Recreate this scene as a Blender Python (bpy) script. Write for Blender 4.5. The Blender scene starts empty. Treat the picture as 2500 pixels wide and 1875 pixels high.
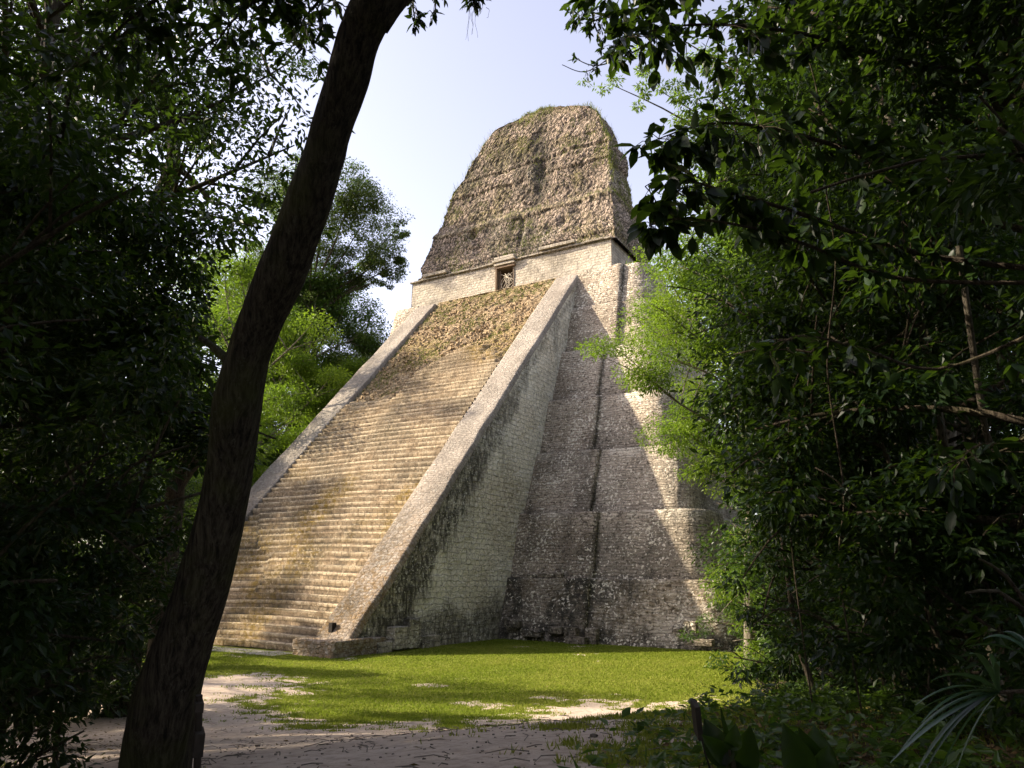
import bpy, math, random
import numpy as np
from mathutils import Matrix, Vector

# ------------------------------------------------------------------ camera, sky, sun
sc = bpy.context.scene
COL = sc.collection
CAM = np.array([38.93, -31.293, 4.106]); YAW, PITCH, ROLL, FPX = .534, .257, .013, 1812.5
FW = np.array([-math.sin(YAW)*math.cos(PITCH), math.cos(YAW)*math.cos(PITCH), math.sin(PITCH)])
_r = np.array([math.cos(YAW), math.sin(YAW), 0.]); _u = np.cross(_r, FW)
RT = math.cos(ROLL)*_r + math.sin(ROLL)*_u; UP = -math.sin(ROLL)*_r + math.cos(ROLL)*_u
cd = bpy.data.cameras.new('camera'); cam = bpy.data.objects.new('camera', cd); COL.objects.link(cam)
cd.sensor_width = 36; cd.lens = FPX/2500*36; cd.clip_start = .05; cd.clip_end = 2000
cam.matrix_world = Matrix(((RT[0], UP[0], -FW[0], CAM[0]), (RT[1], UP[1], -FW[1], CAM[1]), (RT[2], UP[2], -FW[2], CAM[2]), (0, 0, 0, 1)))
sc.camera = cam
SUN = np.array([-1, -.46, .65]); SUN = SUN/np.linalg.norm(SUN)
SUN_EL = math.asin(SUN[2]); SUN_AZ = math.atan2(SUN[0], SUN[1])
wd = bpy.data.worlds.new('World'); sc.world = wd; wd.use_nodes = True
nt = wd.node_tree; nt.nodes.clear()
sky = nt.nodes.new('ShaderNodeTexSky'); sky.sky_type = 'NISHITA'; sky.sun_disc = False
sky.sun_elevation = SUN_EL; sky.sun_rotation = SUN_AZ; sky.air_density = 1.0; sky.dust_density = 1.8; sky.ozone_density = 1.0
hs = nt.nodes.new('ShaderNodeHueSaturation'); hs.inputs['Saturation'].default_value = .58
bg = nt.nodes.new('ShaderNodeBackground'); bg.inputs['Strength'].default_value = .118
wo = nt.nodes.new('ShaderNodeOutputWorld')
nt.links.new(sky.outputs[0], hs.inputs['Color']); tn_ = nt.nodes.new('ShaderNodeMix'); tn_.data_type = 'RGBA'; tn_.blend_type = 'MULTIPLY'; tn_.inputs['Factor'].default_value = 1; tn_.inputs[7].default_value = (1.06, .965, 1.0, 1)
nt.links.new(hs.outputs[0], tn_.inputs[6]); nt.links.new(tn_.outputs[2], bg.inputs[0]); nt.links.new(bg.outputs[0], wo.inputs[0])
sd = bpy.data.lights.new('sun', 'SUN'); sun = bpy.data.objects.new('sun', sd); COL.objects.link(sun)
sd.energy = 4.0; sd.angle = math.radians(.9); sd.color = (1, .87, .68)
sun.rotation_euler = Vector(SUN).to_track_quat('Z', 'Y').to_euler(); sun.location = (-60, -40, 80)
sc.view_settings.view_transform = 'Standard'; sc.view_settings.look = 'None'; sc.view_settings.gamma = 1
sc.view_settings.exposure = 1.72
sc.cycles.max_bounces = 7; sc.cycles.diffuse_bounces = 4; sc.cycles.transmission_bounces = 3; sc.cycles.glossy_bounces = 2
sc.cycles.use_denoising = True

# ------------------------------------------------------------------ numeric helpers
def _h(i, j, k, s):
    n = (i.astype(np.int64)*374761393 + j.astype(np.int64)*668265263 + k.astype(np.int64)*2147483647 % 1000003 * 7919 + s*144665) & 0xffffffff
    n = ((n ^ (n >> 13))*1274126177) & 0xffffffff
    n = ((n ^ (n >> 16))*2246822519) & 0xffffffff
    return ((n ^ (n >> 15)) & 0xffffff)/float(0xffffff)
def vnoise(x, y, z=0., s=0):
    x, y, z = np.broadcast_arrays(np.asarray(x, float), np.asarray(y, float), np.asarray(z, float))
    i, j, k = np.floor(x), np.floor(y), np.floor(z); fx, fy, fz = x-i, y-j, z-k
    fx, fy, fz = [t*t*(3-2*t) for t in (fx, fy, fz)]
    r = 0
    for a in (0, 1):
        for b in (0, 1):
            for c in (0, 1):
                r = r + _h(i+a, j+b, k+c, s)*(fx if a else 1-fx)*(fy if b else 1-fy)*(fz if c else 1-fz)
    return r
def fbm(x, y, z=0., o=4, s=0):
    x, y, z = np.asarray(x, float), np.asarray(y, float), np.asarray(z, float)
    r, a, t = 0, .5, 0
    for q in range(o):
        r = r + a*vnoise(x, y, z, s+q*17); t += a; a *= .5; x, y, z = x*2.03, y*2.03, z*2.03
    return r/t
def cells(x, y, s=0, jit=.9):
    """nearest cell: distance difference (edge) and random value of the cell"""
    i0, j0 = np.floor(x), np.floor(y); d1 = np.full(x.shape, 9.); d2 = np.full(x.shape, 9.); v = np.zeros(x.shape)
    for a in (-1, 0, 1):
        for b in (-1, 0, 1):
            i, j = i0+a, j0+b; z = i*0
            px = i+.5+jit*(_h(i, j, z, s)-.5); py = j+.5+jit*(_h(i, j, z, s+5)-.5)
            d = np.hypot(px-x, py-y); c = _h(i, j, z, s+9)
            n = d < d1; d2 = np.where(n, d1, np.minimum(d2, d)); v = np.where(n, c, v); d1 = np.where(n, d, d1)
    return d2-d1, v
def sst(a, b, x):
    t = np.clip((x-a)/(b-a), 0, 1); return t*t*(3-2*t)
def ray(u, v):
    d = FW + RT*(u-1250)/FPX - UP*(v-937.5)/FPX; return d/np.linalg.norm(d)
def P(u, v, depth):
    """the place seen in photo column u, row v at a given depth"""
    d = FW + RT*(u-1250)/FPX - UP*(v-937.5)/FPX; return CAM + d*depth
def onY(u, v, y):
    d = ray(u, v); return CAM + d*(y-CAM[1])/d[1]
def project(X):
    d = np.asarray(X, float)-CAM; z = d@FW
    return 1250+FPX*(d@RT)/z, 937.5-FPX*(d@UP)/z, z
def ground_h(x, y):
    x = np.asarray(x, float); y = np.asarray(y, float)
    d = np.hypot(x-CAM[0], y-CAM[1])
    h = 2.5*(1-sst(3, 27, d))
    h = h + .9*sst(0, 10, x-(30+.12*(y+5)) )*sst(-34, -14, y)*(1-sst(-8, 8, y))
    near = 1-sst(34, 44, d)
    return h + near*.10*(fbm(x*.25, y*.25, 3.3, 3, 4)-.5) + .03*(fbm(x*1.3, y*1.3, 1.1, 3, 8)-.5)
def on_ground(u, v):
    d = ray(u, v); t = 1.
    while t < 150:
        p = CAM+d*t
        if p[2] <= ground_h(p[0], p[1]): return p
        t += .1 + t*.004
    return CAM+d*60
def at(u, dist):
    """ground point under photo column u at a horizontal distance"""
    d = ray(u, 1400); h = d[:2]/np.hypot(d[0], d[1]); x, y = CAM[0]+h[0]*dist, CAM[1]+h[1]*dist
    return np.array([x, y, float(ground_h(x, y))])

# ------------------------------------------------------------------ object helpers
def new_mesh(name, V, F, mat=None, attrs=None, uv=None, smooth=True):
    V = np.asarray(V, np.float32)
    me = bpy.data.meshes.new(name)
    if isinstance(F, np.ndarray):
        n, k = F.shape
        me.vertices.add(len(V)); me.vertices.foreach_set('co', V.ravel())
        me.loops.add(n*k); me.loops.foreach_set('vertex_index', F.astype(np.int32).ravel())
        me.polygons.add(n); me.polygons.foreach_set('loop_start', np.arange(0, n*k, k, dtype=np.int32))
        me.polygons.foreach_set('loop_total', np.full(n, k, np.int32))
        me.update(calc_edges=True)
    else:
        me.from_pydata([tuple(map(float, v)) for v in V], [], F)
    if uv is not None:
        l = me.uv_layers.new(name='UVMap'); idx = np.zeros(len(me.loops), np.int32); me.loops.foreach_get('vertex_index', idx)
        l.data.foreach_set('uv', np.asarray(uv, np.float32)[idx].ravel())
    for k_, a in (attrs or {}).items():
        t = me.attributes.new(k_, 'FLOAT', 'POINT'); t.data.foreach_set('value', np.asarray(a, np.float32).ravel())
    if mat: me.materials.append(mat)
    me.polygons.foreach_set('use_smooth', np.full(len(me.polygons), bool(smooth)))
    me.update(); return me
def link(name, me, parent=None, loc=None):
    o = bpy.data.objects.new(name, me); COL.objects.link(o)
    if parent: o.parent = parent
    if loc is not None: o.location = loc
    return o
def tag(o, label=None, cat=None, group=None, kind=None):
    for k, v in (('label', label), ('category', cat), ('group', group), ('kind', kind)):
        if v: o[k] = v
    return o
def empty(name, loc=(0, 0, 0), rz=0, **kw):
    o = bpy.data.objects.new(name, None); COL.objects.link(o); o.location = tuple(map(float, loc)); o.rotation_euler = (0, 0, rz)
    o.empty_display_size = .3; return tag(o, **kw)
def grid_faces(n, m, flip=False):
    i = np.arange(n-1)[:, None]*m + np.arange(m-1)[None, :]
    f = np.stack([i, i+m, i+m+1, i+1] if flip else [i, i+1, i+m+1, i+m], -1).reshape(-1, 4); return f
def grid(name, X, mat, parent, attrs=None, uv=None, flip=False, smooth=True):
    n, m = X.shape[:2]
    at_ = {k: np.broadcast_to(v, (n, m)).ravel() for k, v in (attrs or {}).items()}
    return link(name, new_mesh(name, X.reshape(-1, 3), grid_faces(n, m, flip), mat, at_, None if uv is None else uv.reshape(-1, 2), smooth), parent)
class MB:
    """collects shapes into one mesh"""
    def __init__(s): s.v = []; s.f = []; s.n = 0
    def add(s, V, F):
        s.v.append(np.asarray(V, float)); s.f += [tuple(int(i)+s.n for i in f) for f in F]; s.n += len(V)
    def box(s, c, d, R=None, jit=0, rs=None):
        V = np.array([[a, b, e] for a in (-.5, .5) for b in (-.5, .5) for e in (-.5, .5)])*np.array(d)
        if jit: V = V + rs.uniform(-jit, jit, V.shape)
        if R is not None: V = V@np.array(R).T
        s.add(V+np.array(c), [(0, 1, 3, 2), (4, 6, 7, 5), (0, 4, 5, 1), (2, 3, 7, 6), (0, 2, 6, 4), (1, 5, 7, 3)])
    def tube(s, pts, rad, k=8, bump=0, seed=0):
        V, F = tube(pts, rad, k, bump, seed); s.add(V, F.tolist() + [list(range(k))[::-1], list(range(len(V)-k, len(V)))])
    def build(s, name, mat, parent=None, smooth=False, bevel=0):
        o = link(name, new_mesh(name, np.concatenate(s.v), s.f, mat, smooth=smooth), parent)
        if bevel:
            b = o.modifiers.new('bevel', 'BEVEL'); b.width = bevel; b.segments = 2
        return o
def tube(pts, rad, k=8, bump=0, seed=0):
    pts = np.asarray(pts, float); n = len(pts); rad = np.broadcast_to(np.asarray(rad, float), (n,))
    T = np.gradient(pts, axis=0); T /= np.linalg.norm(T, axis=1)[:, None]+1e-9
    a = np.array([1., 0, 0]) if abs(T[0][0]) < .8 else np.array([0, 1., 0]); V = []
    for i in range(n):
        a = a - T[i]*(a@T[i]); a /= np.linalg.norm(a); b = np.cross(T[i], a)
        th = np.linspace(0, 2*np.pi, k, endpoint=False); rr = np.full(k, rad[i])
        if bump: rr = rr*(1+bump*(fbm(np.cos(th)*2.2+9, np.sin(th)*2.2+9, i*.22+seed, 3, seed)-.5)*2)
        V.append(pts[i]+rr[:, None]*(np.cos(th)[:, None]*a+np.sin(th)[:, None]*b))
    V = np.concatenate(V); i = np.arange(n-1)[:, None]*k; j = np.arange(k)[None, :]; j2 = (j+1) % k
    return V, np.stack([i+j, i+j2, i+k+j2, i+k+j], -1).reshape(-1, 4)
def spline(ctrl, n):
    c = np.asarray(ctrl, float); t = np.linspace(0, len(c)-1, n); i = np.clip(t.astype(int), 0, len(c)-2); f = (t-i)[:, None]
    p0, p1, p2, p3 = c[np.maximum(i-1, 0)], c[i], c[i+1], c[np.minimum(i+2, len(c)-1)]
    return .5*(2*p1+(p2-p0)*f+(2*p0-5*p1+4*p2-p3)*f*f+(3*p1-p0-3*p2+p3)*f**3)

# ------------------------------------------------------------------ materials
class M:
    def __init__(s, name):
        s.m = bpy.data.materials.new(name); s.m.use_nodes = True; s.t = s.m.node_tree; s.t.nodes.clear()
        s.o = s.n('ShaderNodeOutputMaterial')
    def n(s, t, **kw):
        x = s.t.nodes.new(t)
        for k, v in kw.items(): setattr(x, k, v)
        return x
    def set(s, inp, v):
        if isinstance(v, bpy.types.NodeSocket): s.t.links.new(v, inp)
        elif isinstance(v, (tuple, list)) and len(v) == 3 and inp.type == 'RGBA': inp.default_value = (*v, 1)
        else: inp.default_value = v
    def math(s, op, a, b=0., c=None, clamp=False):
        x = s.n('ShaderNodeMath', operation=op, use_clamp=clamp); s.set(x.inputs[0], a); s.set(x.inputs[1], b)
        if c is not None: s.set(x.inputs[2], c)
        return x.outputs[0]
    def mix(s, f, a, b, mode='MIX'):
        x = s.n('ShaderNodeMix', data_type='RGBA', blend_type=mode); s.set(x.inputs['Factor'], f)
        s.set(x.inputs[6], a); s.set(x.inputs[7], b); return x.outputs[2]
    def noise(s, vec, scale, detail=4, rough=.55, off=None, typ=None):
        x = s.n('ShaderNodeTexNoise'); x.inputs['Scale'].default_value = scale; x.inputs['Detail'].default_value = detail; x.inputs['Roughness'].default_value = rough
        if off: vec = s.vadd(vec, off)
        if vec is not None: s.set(x.inputs['Vector'], vec)
        return x.outputs['Fac']
    def vor(s, vec, scale, feature='F1', out='Distance', rnd=1.):
        x = s.n('ShaderNodeTexVoronoi', feature=feature); x.inputs['Scale'].default_value = scale; x.inputs['Randomness'].default_value = rnd
        s.set(x.inputs['Vector'], vec); return x.outputs[out]
    def vadd(s, a, b, op='ADD'):
        x = s.n('ShaderNodeVectorMath', operation=op); s.set(x.inputs[0], a); s.set(x.inputs[1], b); return x.outputs[0]
    def vscale(s, a, k):
        x = s.n('ShaderNodeVectorMath', operation='MULTIPLY'); s.set(x.inputs[0], a); x.inputs[1].default_value = k; return x.outputs[0]
    def ramp(s, f, stops, interp='LINEAR'):
        x = s.n('ShaderNodeValToRGB'); s.set(x.inputs[0], f); cr = x.color_ramp; cr.interpolation = interp
        while len(cr.elements) < len(stops): cr.elements.new(.5)
        for e, (p, c) in zip(cr.elements, stops): e.position = p; e.color = (*c, 1) if isinstance(c, tuple) else (c, c, c, 1)
        return x.outputs[0]
    def mr(s, f, a, b, c=0., d=1.):
        x = s.n('ShaderNodeMapRange'); s.set(x.inputs[0], f)
        for i, v in zip((1, 2, 3, 4), (a, b, c, d)): s.set(x.inputs[i], v)
        return x.outputs[0]
    def attr(s, name): return s.n('ShaderNodeAttribute', attribute_name=name).outputs['Fac']
    def uv(s): return s.n('ShaderNodeUVMap').outputs[0]
    def obj(s): return s.n('ShaderNodeTexCoord').outputs['Object']
    def bump(s, h, strength=.5, dist=.1, nrm=None):
        x = s.n('ShaderNodeBump'); x.inputs['Strength'].default_value = strength; x.inputs['Distance'].default_value = dist; s.set(x.inputs['Height'], h)
        if nrm is not None: s.set(x.inputs['Normal'], nrm)
        return x.outputs[0]
    def bsdf(s, col, rough=.9, nrm=None, spec=.2):
        x = s.n('ShaderNodeBsdfPrincipled'); s.set(x.inputs['Base Color'], col); s.set(x.inputs['Roughness'], rough)
        x.inputs['Specular IOR Level'].default_value = spec
        if nrm is not None: s.set(x.inputs['Normal'], nrm)
        return x.outputs[0]
    def done(s, sh): s.t.links.new(sh, s.o.inputs[0]); return s.m

def stone(name, c1, c2, cdark, brick=(.38, .2), mortar=.45, moss=(.16, .12, .03), pale=(.55, .5, .42), speck=.5, blotch=.5, bs=.6, warp=.09, rubble=0., fleck=0.):
    """weathered limestone masonry: coursed blocks or rubble, lichen specks, black stains, moss (attributes stain, moss, pale)"""
    m = M(name); uv = m.uv(); ob = m.obj()
    w = m.n('ShaderNodeTexNoise'); w.inputs['Scale'].default_value = 1.7; w.inputs['Detail'].default_value = 3; m.set(w.inputs['Vector'], ob)
    uvw = m.vadd(uv, m.vscale(m.vadd(w.outputs['Color'], (.5, .5, .5), 'SUBTRACT'), (warp*2.4, warp*1.6, 0)))
    br = m.n('ShaderNodeTexBrick'); m.set(br.inputs['Vector'], uvw)
    br.inputs['Color1'].default_value = (0, 0, 0, 1); br.inputs['Color2'].default_value = (1, 1, 1, 1); br.inputs['Mortar'].default_value = (.5, .5, .5, 1)
    br.inputs['Scale'].default_value = 1; br.inputs['Mortar Size'].default_value = .1*brick[1]; br.inputs['Mortar Smooth'].default_value = .6
    br.inputs['Brick Width'].default_value = brick[0]; br.inputs['Row Height'].default_value = brick[1]; br.offset = .45; br.squash = 1.35; br.squash_frequency = 3
    mort = br.outputs['Fac']; rnd = br.outputs['Color']
    # rubble: irregular stones
    rs = m.vor(m.vadd(m.vscale(uvw, (1/brick[0]*.8, 1/brick[1]*.8, 1)), (3.3, 1.1, 0)), 1., 'DISTANCE_TO_EDGE'); rc = m.vor(m.vadd(m.vscale(uvw, (1/brick[0]*.8, 1/brick[1]*.8, 1)), (3.3, 1.1, 0)), 1., 'F1', 'Color')
    rmort = m.mr(rs, .02, .14, 1., 0.)
    if rubble > 0:
        mort = m.mix(rubble, mort, rmort); rnd = m.mix(rubble, rnd, rc)
    big = m.noise(ob, .22, 5, .6); mid = m.noise(ob, 1.1, 5, .65, (7, 3, 1)); fine = m.noise(ob, 7., 5, .7)
    grit = m.noise(ob, 22., 3, .8)
    col = m.mix(m.mr(m.math('ADD', m.math('MULTIPLY', mid, .6), m.math('MULTIPLY', m.ramp(rnd, [(0, 0.), (1, 1.)]), .4)), .25, .75), c1, c2)
    col = m.mix(m.mr(fine, .42, .64, 0., .7), col, cdark)
    col = m.mix(m.math('MULTIPLY', m.mr(big, .42, .62), blotch), col, m.mix(.75, col, cdark))
    # pale lichen and worn specks
    sp = m.math('MULTIPLY', m.mr(m.noise(ob, 3.4, 6, .85, (11, 5, 2)), .54, .62), m.mr(mid, .36, .6))
    sp = m.math('MAXIMUM', m.math('MULTIPLY', sp, speck), m.math('MULTIPLY', m.attr('pale'), m.mr(fine, .3, .6)))
    col = m.mix(sp, col, pale)
    col = m.mix(m.math('MULTIPLY', m.attr('moss'), m.mr(m.noise(ob, 2.8, 5, .7, (1, 9, 4)), .38, .6)), col, moss)
    col = m.mix(m.math('MULTIPLY', mort, mortar), col, (.035, .03, .022))
    st = m.math('MULTIPLY', m.attr('stain'), m.mr(m.noise(m.vscale(ob, (1, 1, .45)), 2.6, 5, .75, (2, 2, 8)), .25, .55), clamp=True)
    col = m.mix(m.math('MULTIPLY', st, .93), col, m.mix(fine, (.02, .02, .018), (.075, .07, .055)))
    if fleck > 0:
        # hard-edged lichen flecks: pale crusts and black spots, gathered in patches
        fn = m.noise(ob, 5.2, 3, .6, (31, 7, 3)); fd = m.noise(ob, 4.4, 3, .6, (3, 37, 13)); pz = m.noise(ob, .38, 4, .6, (9, 9, 31))
        thr = m.mr(pz, .35, .65, .66, .53)
        col = m.mix(m.math('MULTIPLY', m.math('MULTIPLY', m.math('SUBTRACT', fn, thr), 30., clamp=True), fleck), col, pale)
        col = m.mix(m.math('MULTIPLY', m.math('MULTIPLY', m.math('SUBTRACT', fd, m.mr(pz, .35, .65, .55, .62)), 24., clamp=True), fleck*.8), col, (.05, .04, .03))
    hgt = m.math('ADD', m.math('MULTIPLY', mort, -.6), m.math('ADD', m.math('MULTIPLY', fine, .55), m.math('MULTIPLY', grit, .25)))
    hgt = m.math('ADD', hgt, m.math('MULTIPLY', m.ramp(rnd, [(0, 0.), (1, 1.)]), .35))
    return m.done(m.bsdf(col, .93, m.bump(hgt, bs, .12), .1))

def leafmat(name, c1, c2, c3, trans=.35, rough=.42, spec=.35, tc=(.16, .30, .02)):
    m = M(name); r = m.attr('rnd')
    col = m.ramp(r, [(0, c1), (.55, c2), (1, c3)])
    d = m.bsdf(col, rough, None, spec)
    t = m.n('ShaderNodeBsdfTranslucent'); m.set(t.inputs[0], m.mix(.5, col, tc))
    x = m.n('ShaderNodeMixShader'); x.inputs[0].default_value = trans
    m.t.links.new(d, x.inputs[1]); m.t.links.new(t.outputs[0], x.inputs[2]); return m.done(x.outputs[0])
def barkmat(name, c1, c2, moss=.3, sc_=(9, 9, 1.6)):
    m = M(name); ob = m.obj(); w = m.n('ShaderNodeTexNoise'); w.inputs['Scale'].default_value = 2.2; m.set(w.inputs['Vector'], ob)
    obw = m.vadd(ob, m.vscale(w.outputs['Color'], (.10, .10, .25))); v = m.vscale(obw, (sc_[0]*1.4, sc_[1]*1.4, sc_[2]*.8))
    n1 = m.noise(v, 1.3, 7, .72); n4 = m.noise(m.vscale(obw, (sc_[0]*3.2, sc_[1]*3.2, sc_[2]*1.6)), 1.2, 5, .7, (3, 1, 2)); n2 = m.noise(ob, 1.3, 4, .6, (4, 4, 4)); n3 = m.noise(ob, 16, 4, .7)
    col = m.mix(m.mr(n1, .38, .64), c1, c2); col = m.mix(m.mr(n4, .36, .48, .8, 0.), col, (.010, .008, .006))
    col = m.mix(m.math('MULTIPLY', m.mr(n2, .48, .65), moss), col, (.07, .08, .02))
    col = m.mix(m.math('MULTIPLY', m.mr(n3, .62, .72), .3), col, (.20, .19, .15))
    return m.done(m.bsdf(col, .92, m.bump(m.math('ADD', m.math('MULTIPLY', n4, .8), m.math('MULTIPLY', n1, 1.2)), 1., .06), .12))
def plain(name, c, rough=.8, var=.4, scale=6):
    m = M(name); n = m.noise(m.obj(), scale, 5, .65)
    return m.done(m.bsdf(m.mix(m.mr(n, .3, .7), tuple(x*(1-var) for x in c), tuple(x*(1+var*.6) for x in c)), rough, m.bump(n, .4, .02), .2))

MT = {}
MT['stair'] = stone('stair_stone', (.36, .265, .165), (.21, .148, .088), (.11, .08, .05), (.42, .4), .25, (.20, .135, .03), (.52, .43, .29), .65, .45, .9, fleck=.35)
MT['rubble'] = stone('rubble_stone', (.52, .39, .24), (.33, .235, .135), (.13, .09, .05), (.35, .25), .35, (.19, .145, .03), (.42, .34, .22), .3, .3, 1., rubble=1.)
MT['ramp'] = stone('ramp_stone', (.46, .405, .34), (.32, .27, .22), (.16, .125, .095), (.34, .22), .35, (.20, .125, .05), (.52, .49, .42), .45, .5, .9, rubble=.5, fleck=.3)
MT['side'] = stone('side_wall_stone', (.88, .79, .62), (.78, .68, .52), (.48, .42, .31), (.55, .36), .42, (.30, .25, .15), (.88, .83, .70), 1., .2, 1., .2, rubble=.4, fleck=.55)
MT['tier'] = stone('terrace_stone', (.74, .63, .48), (.50, .40, .30), (.13, .10, .075), (.62, .21), .45, (.17, .12, .06), (.85, .77, .62), 1., .7, 1.3, .22, rubble=.4, fleck=.8)
MT['temple'] = stone('temple_wall_stone', (.56, .50, .41), (.46, .40, .32), (.28, .24, .18), (.5, .3), .5, (.2, .17, .06), (.66, .6, .5), .6, .3, .8, rubble=.3)
MT['comb'] = stone('roof_comb_stone', (.56, .445, .35), (.35, .27, .205), (.12, .088, .068), (.26, .42), .85, (.17, .15, .05), (.52, .47, .38), .55, .4, 1., .16, rubble=1.)
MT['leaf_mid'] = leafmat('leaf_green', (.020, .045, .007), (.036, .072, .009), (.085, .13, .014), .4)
MT['leaf_bright'] = leafmat('leaf_bright_green', (.045, .085, .008), (.115, .18, .012), (.24, .30, .025), .5, .45, .25, (.20, .34, .02))  # sunlit look of the brighter crowns, put partly into the leaf colour
MT['leaf_shaded'] = leafmat('leaf_shaded_green', (.004, .010, .003), (.007, .018, .004), (.018, .036, .006), .2, .42, .16)  # deep shade under the trees is put into this leaf colour
MT['leaf_olive'] = leafmat('leaf_olive_green', (.045, .068, .012), (.075, .105, .016), (.13, .155, .03), .45)
MT['leaf_giant'] = leafmat('leaf_giant_green', (.028, .045, .010), (.055, .075, .014), (.10, .115, .025), .35)
MT['frond'] = leafmat('palm_leaf', (.02, .05, .025), (.03, .07, .035), (.05, .09, .05), .15, .35, .6)
MT['bark'] = barkmat('bark_brown', (.045, .034, .024), (.11, .09, .065))
MT['bark_pale'] = barkmat('bark_pale', (.12, .10, .075), (.24, .21, .16), .2)
MT['bark_big'] = barkmat('bark_mossy', (.016, .013, .010), (.095, .08, .055), .5, (13, 13, 2.0))
MT['wood'] = plain('dark_weathered_wood', (.03, .024, .018))
MT['blade'] = leafmat('grass_blade', (.095, .14, .012), (.165, .20, .022), (.36, .34, .08), .4, .7, .1, (.24, .34, .03))
MT['weed'] = leafmat('dry_weed', (.10, .12, .02), (.17, .17, .04), (.24, .22, .07), .35, .7, .1)
MT['litter'] = leafmat('fallen_leaf', (.07, .045, .02), (.14, .09, .045), (.26, .19, .10), .1, .8, .1)

# ------------------------------------------------------------------ ground
DIRT_PX = [(-500, 1655), (100, 1640), (300, 1625), (500, 1652), (640, 1668), (720, 1700), (640, 1722), (600, 1745), (680, 1775), (830, 1800), (1000, 1782), (1100, 1803), (1250, 1765),
           (1420, 1742), (1560, 1742), (1690, 1728), (1705, 1752), (1640, 1800), (1570, 1850), (1500, 1990), (1450, 2500), (600, 2600), (-900, 2600)]
DIRT = np.array([on_ground(u, v-(22 if 600 < u < 1700 else 0))[:2] for u, v in DIRT_PX])
def sdist(x, y, poly):
    x = np.asarray(x, float); y = np.asarray(y, float); d = np.full(x.shape, 1e9); ins = np.zeros(x.shape, bool)
    for (ax, ay), (bx, by) in zip(poly, np.roll(poly, -1, 0)):
        ex, ey = bx-ax, by-ay; t = np.clip(((x-ax)*ex+(y-ay)*ey)/(ex*ex+ey*ey+1e-9), 0, 1)
        d = np.minimum(d, np.hypot(x-ax-t*ex, y-ay-t*ey)); c = (ay > y) != (by > y)
        ins ^= c & (x < (bx-ax)*(y-ay)/(by-ay+1e-12)+ax)
    return np.where(ins, d, -d)
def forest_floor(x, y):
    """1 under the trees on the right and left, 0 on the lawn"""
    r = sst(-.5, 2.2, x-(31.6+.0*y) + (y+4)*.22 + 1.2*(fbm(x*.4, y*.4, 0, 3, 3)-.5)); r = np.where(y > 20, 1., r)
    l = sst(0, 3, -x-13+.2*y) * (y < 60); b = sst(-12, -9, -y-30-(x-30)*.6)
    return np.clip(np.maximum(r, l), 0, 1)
def grass_mask(x, y):
    d = sdist(x, y, DIRT); n = fbm(x*.55, y*.55, 0, 4, 21)-.5; n2 = fbm(x*2.6, y*2.6, 0, 3, 5)-.5
    n5 = fbm(x*6, y*6, 0, 3, 6)-.5; g = 1-sst(-1.1, 1.3, d*.8+3.2*n+3.0*n2+1.6*n5)
    bare = sst(.16, .26, fbm(x*.35+50, y*.35, 0, 4, 33)-.5 + .3*n2)
    return np.clip(g*(1-.6*bare), 0, 1)
m = M('ground_soil_and_turf'); ob = m.obj(); g = m.attr('grass'); fl = m.attr('forest')
n1 = m.noise(ob, .5, 5, .6); n2 = m.noise(ob, 6, 6, .7); n3 = m.noise(ob, 40, 4, .7); n4 = m.noise(ob, 1.6, 4, .6, (5, 5, 5))
soil = m.mix(m.mr(n1, .3, .7), (.45, .36, .28), (.58, .48, .385)); soil = m.mix(m.mr(n2, .45, .75, 0., .7), soil, (.15, .11, .075))
soil = m.mix(m.mr(m.vor(ob, 9, 'F1'), .06, .14, .35, 0.), soil, (.40, .35, .28)); soil = m.mix(m.mr(n3, .55, .75, 0., .5), soil, (.09, .07, .05))
turf = m.mix(m.mr(n4, .35, .65), (.14, .155, .02), (.22, .22, .035)); turf = m.mix(m.mr(n3, .4, .7), turf, (.055, .09, .014)); turf = m.mix(m.mr(n2, .55, .75, 0., .6), turf, (.2, .19, .06))
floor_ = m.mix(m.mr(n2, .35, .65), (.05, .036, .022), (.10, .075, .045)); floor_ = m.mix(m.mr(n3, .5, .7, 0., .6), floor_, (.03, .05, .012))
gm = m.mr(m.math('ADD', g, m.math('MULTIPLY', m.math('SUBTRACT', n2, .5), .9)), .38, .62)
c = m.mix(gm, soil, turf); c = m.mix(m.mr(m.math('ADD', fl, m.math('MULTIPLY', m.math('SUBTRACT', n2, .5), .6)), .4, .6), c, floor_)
MT['ground'] = m.done(m.bsdf(c, .95, m.bump(m.math('ADD', n2, m.math('MULTIPLY', n3, .5)), .7, .05), .1))
def axis(a0, a1, f0, f1, step, far):
    """fine spacing inside f0..f1, coarse outside"""
    return np.concatenate([np.linspace(a0, f0-far, max(2, int((f0-a0)/40)), endpoint=False), np.arange(f0-far, f0, 2.), np.arange(f0, f1, step), np.arange(f1, f1+far, 2.), np.linspace(f1+far, a1, max(2, int((a1-f1)/40)))])
gx = axis(-420, 460, -14, 48, .16, 40); gy = axis(-420, 460, -34, 18, .16, 40)
GX, GY = np.meshgrid(gx, gy, indexing='ij'); GZ = ground_h(GX, GY)
gmask = np.zeros(GX.shape); inb = (GX > -40) & (GX < 60) & (GY > -40) & (GY < 40)
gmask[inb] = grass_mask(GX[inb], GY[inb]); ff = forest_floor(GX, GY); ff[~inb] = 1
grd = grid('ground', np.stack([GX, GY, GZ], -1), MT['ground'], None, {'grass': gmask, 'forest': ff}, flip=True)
tag(grd, kind='structure')

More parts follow.
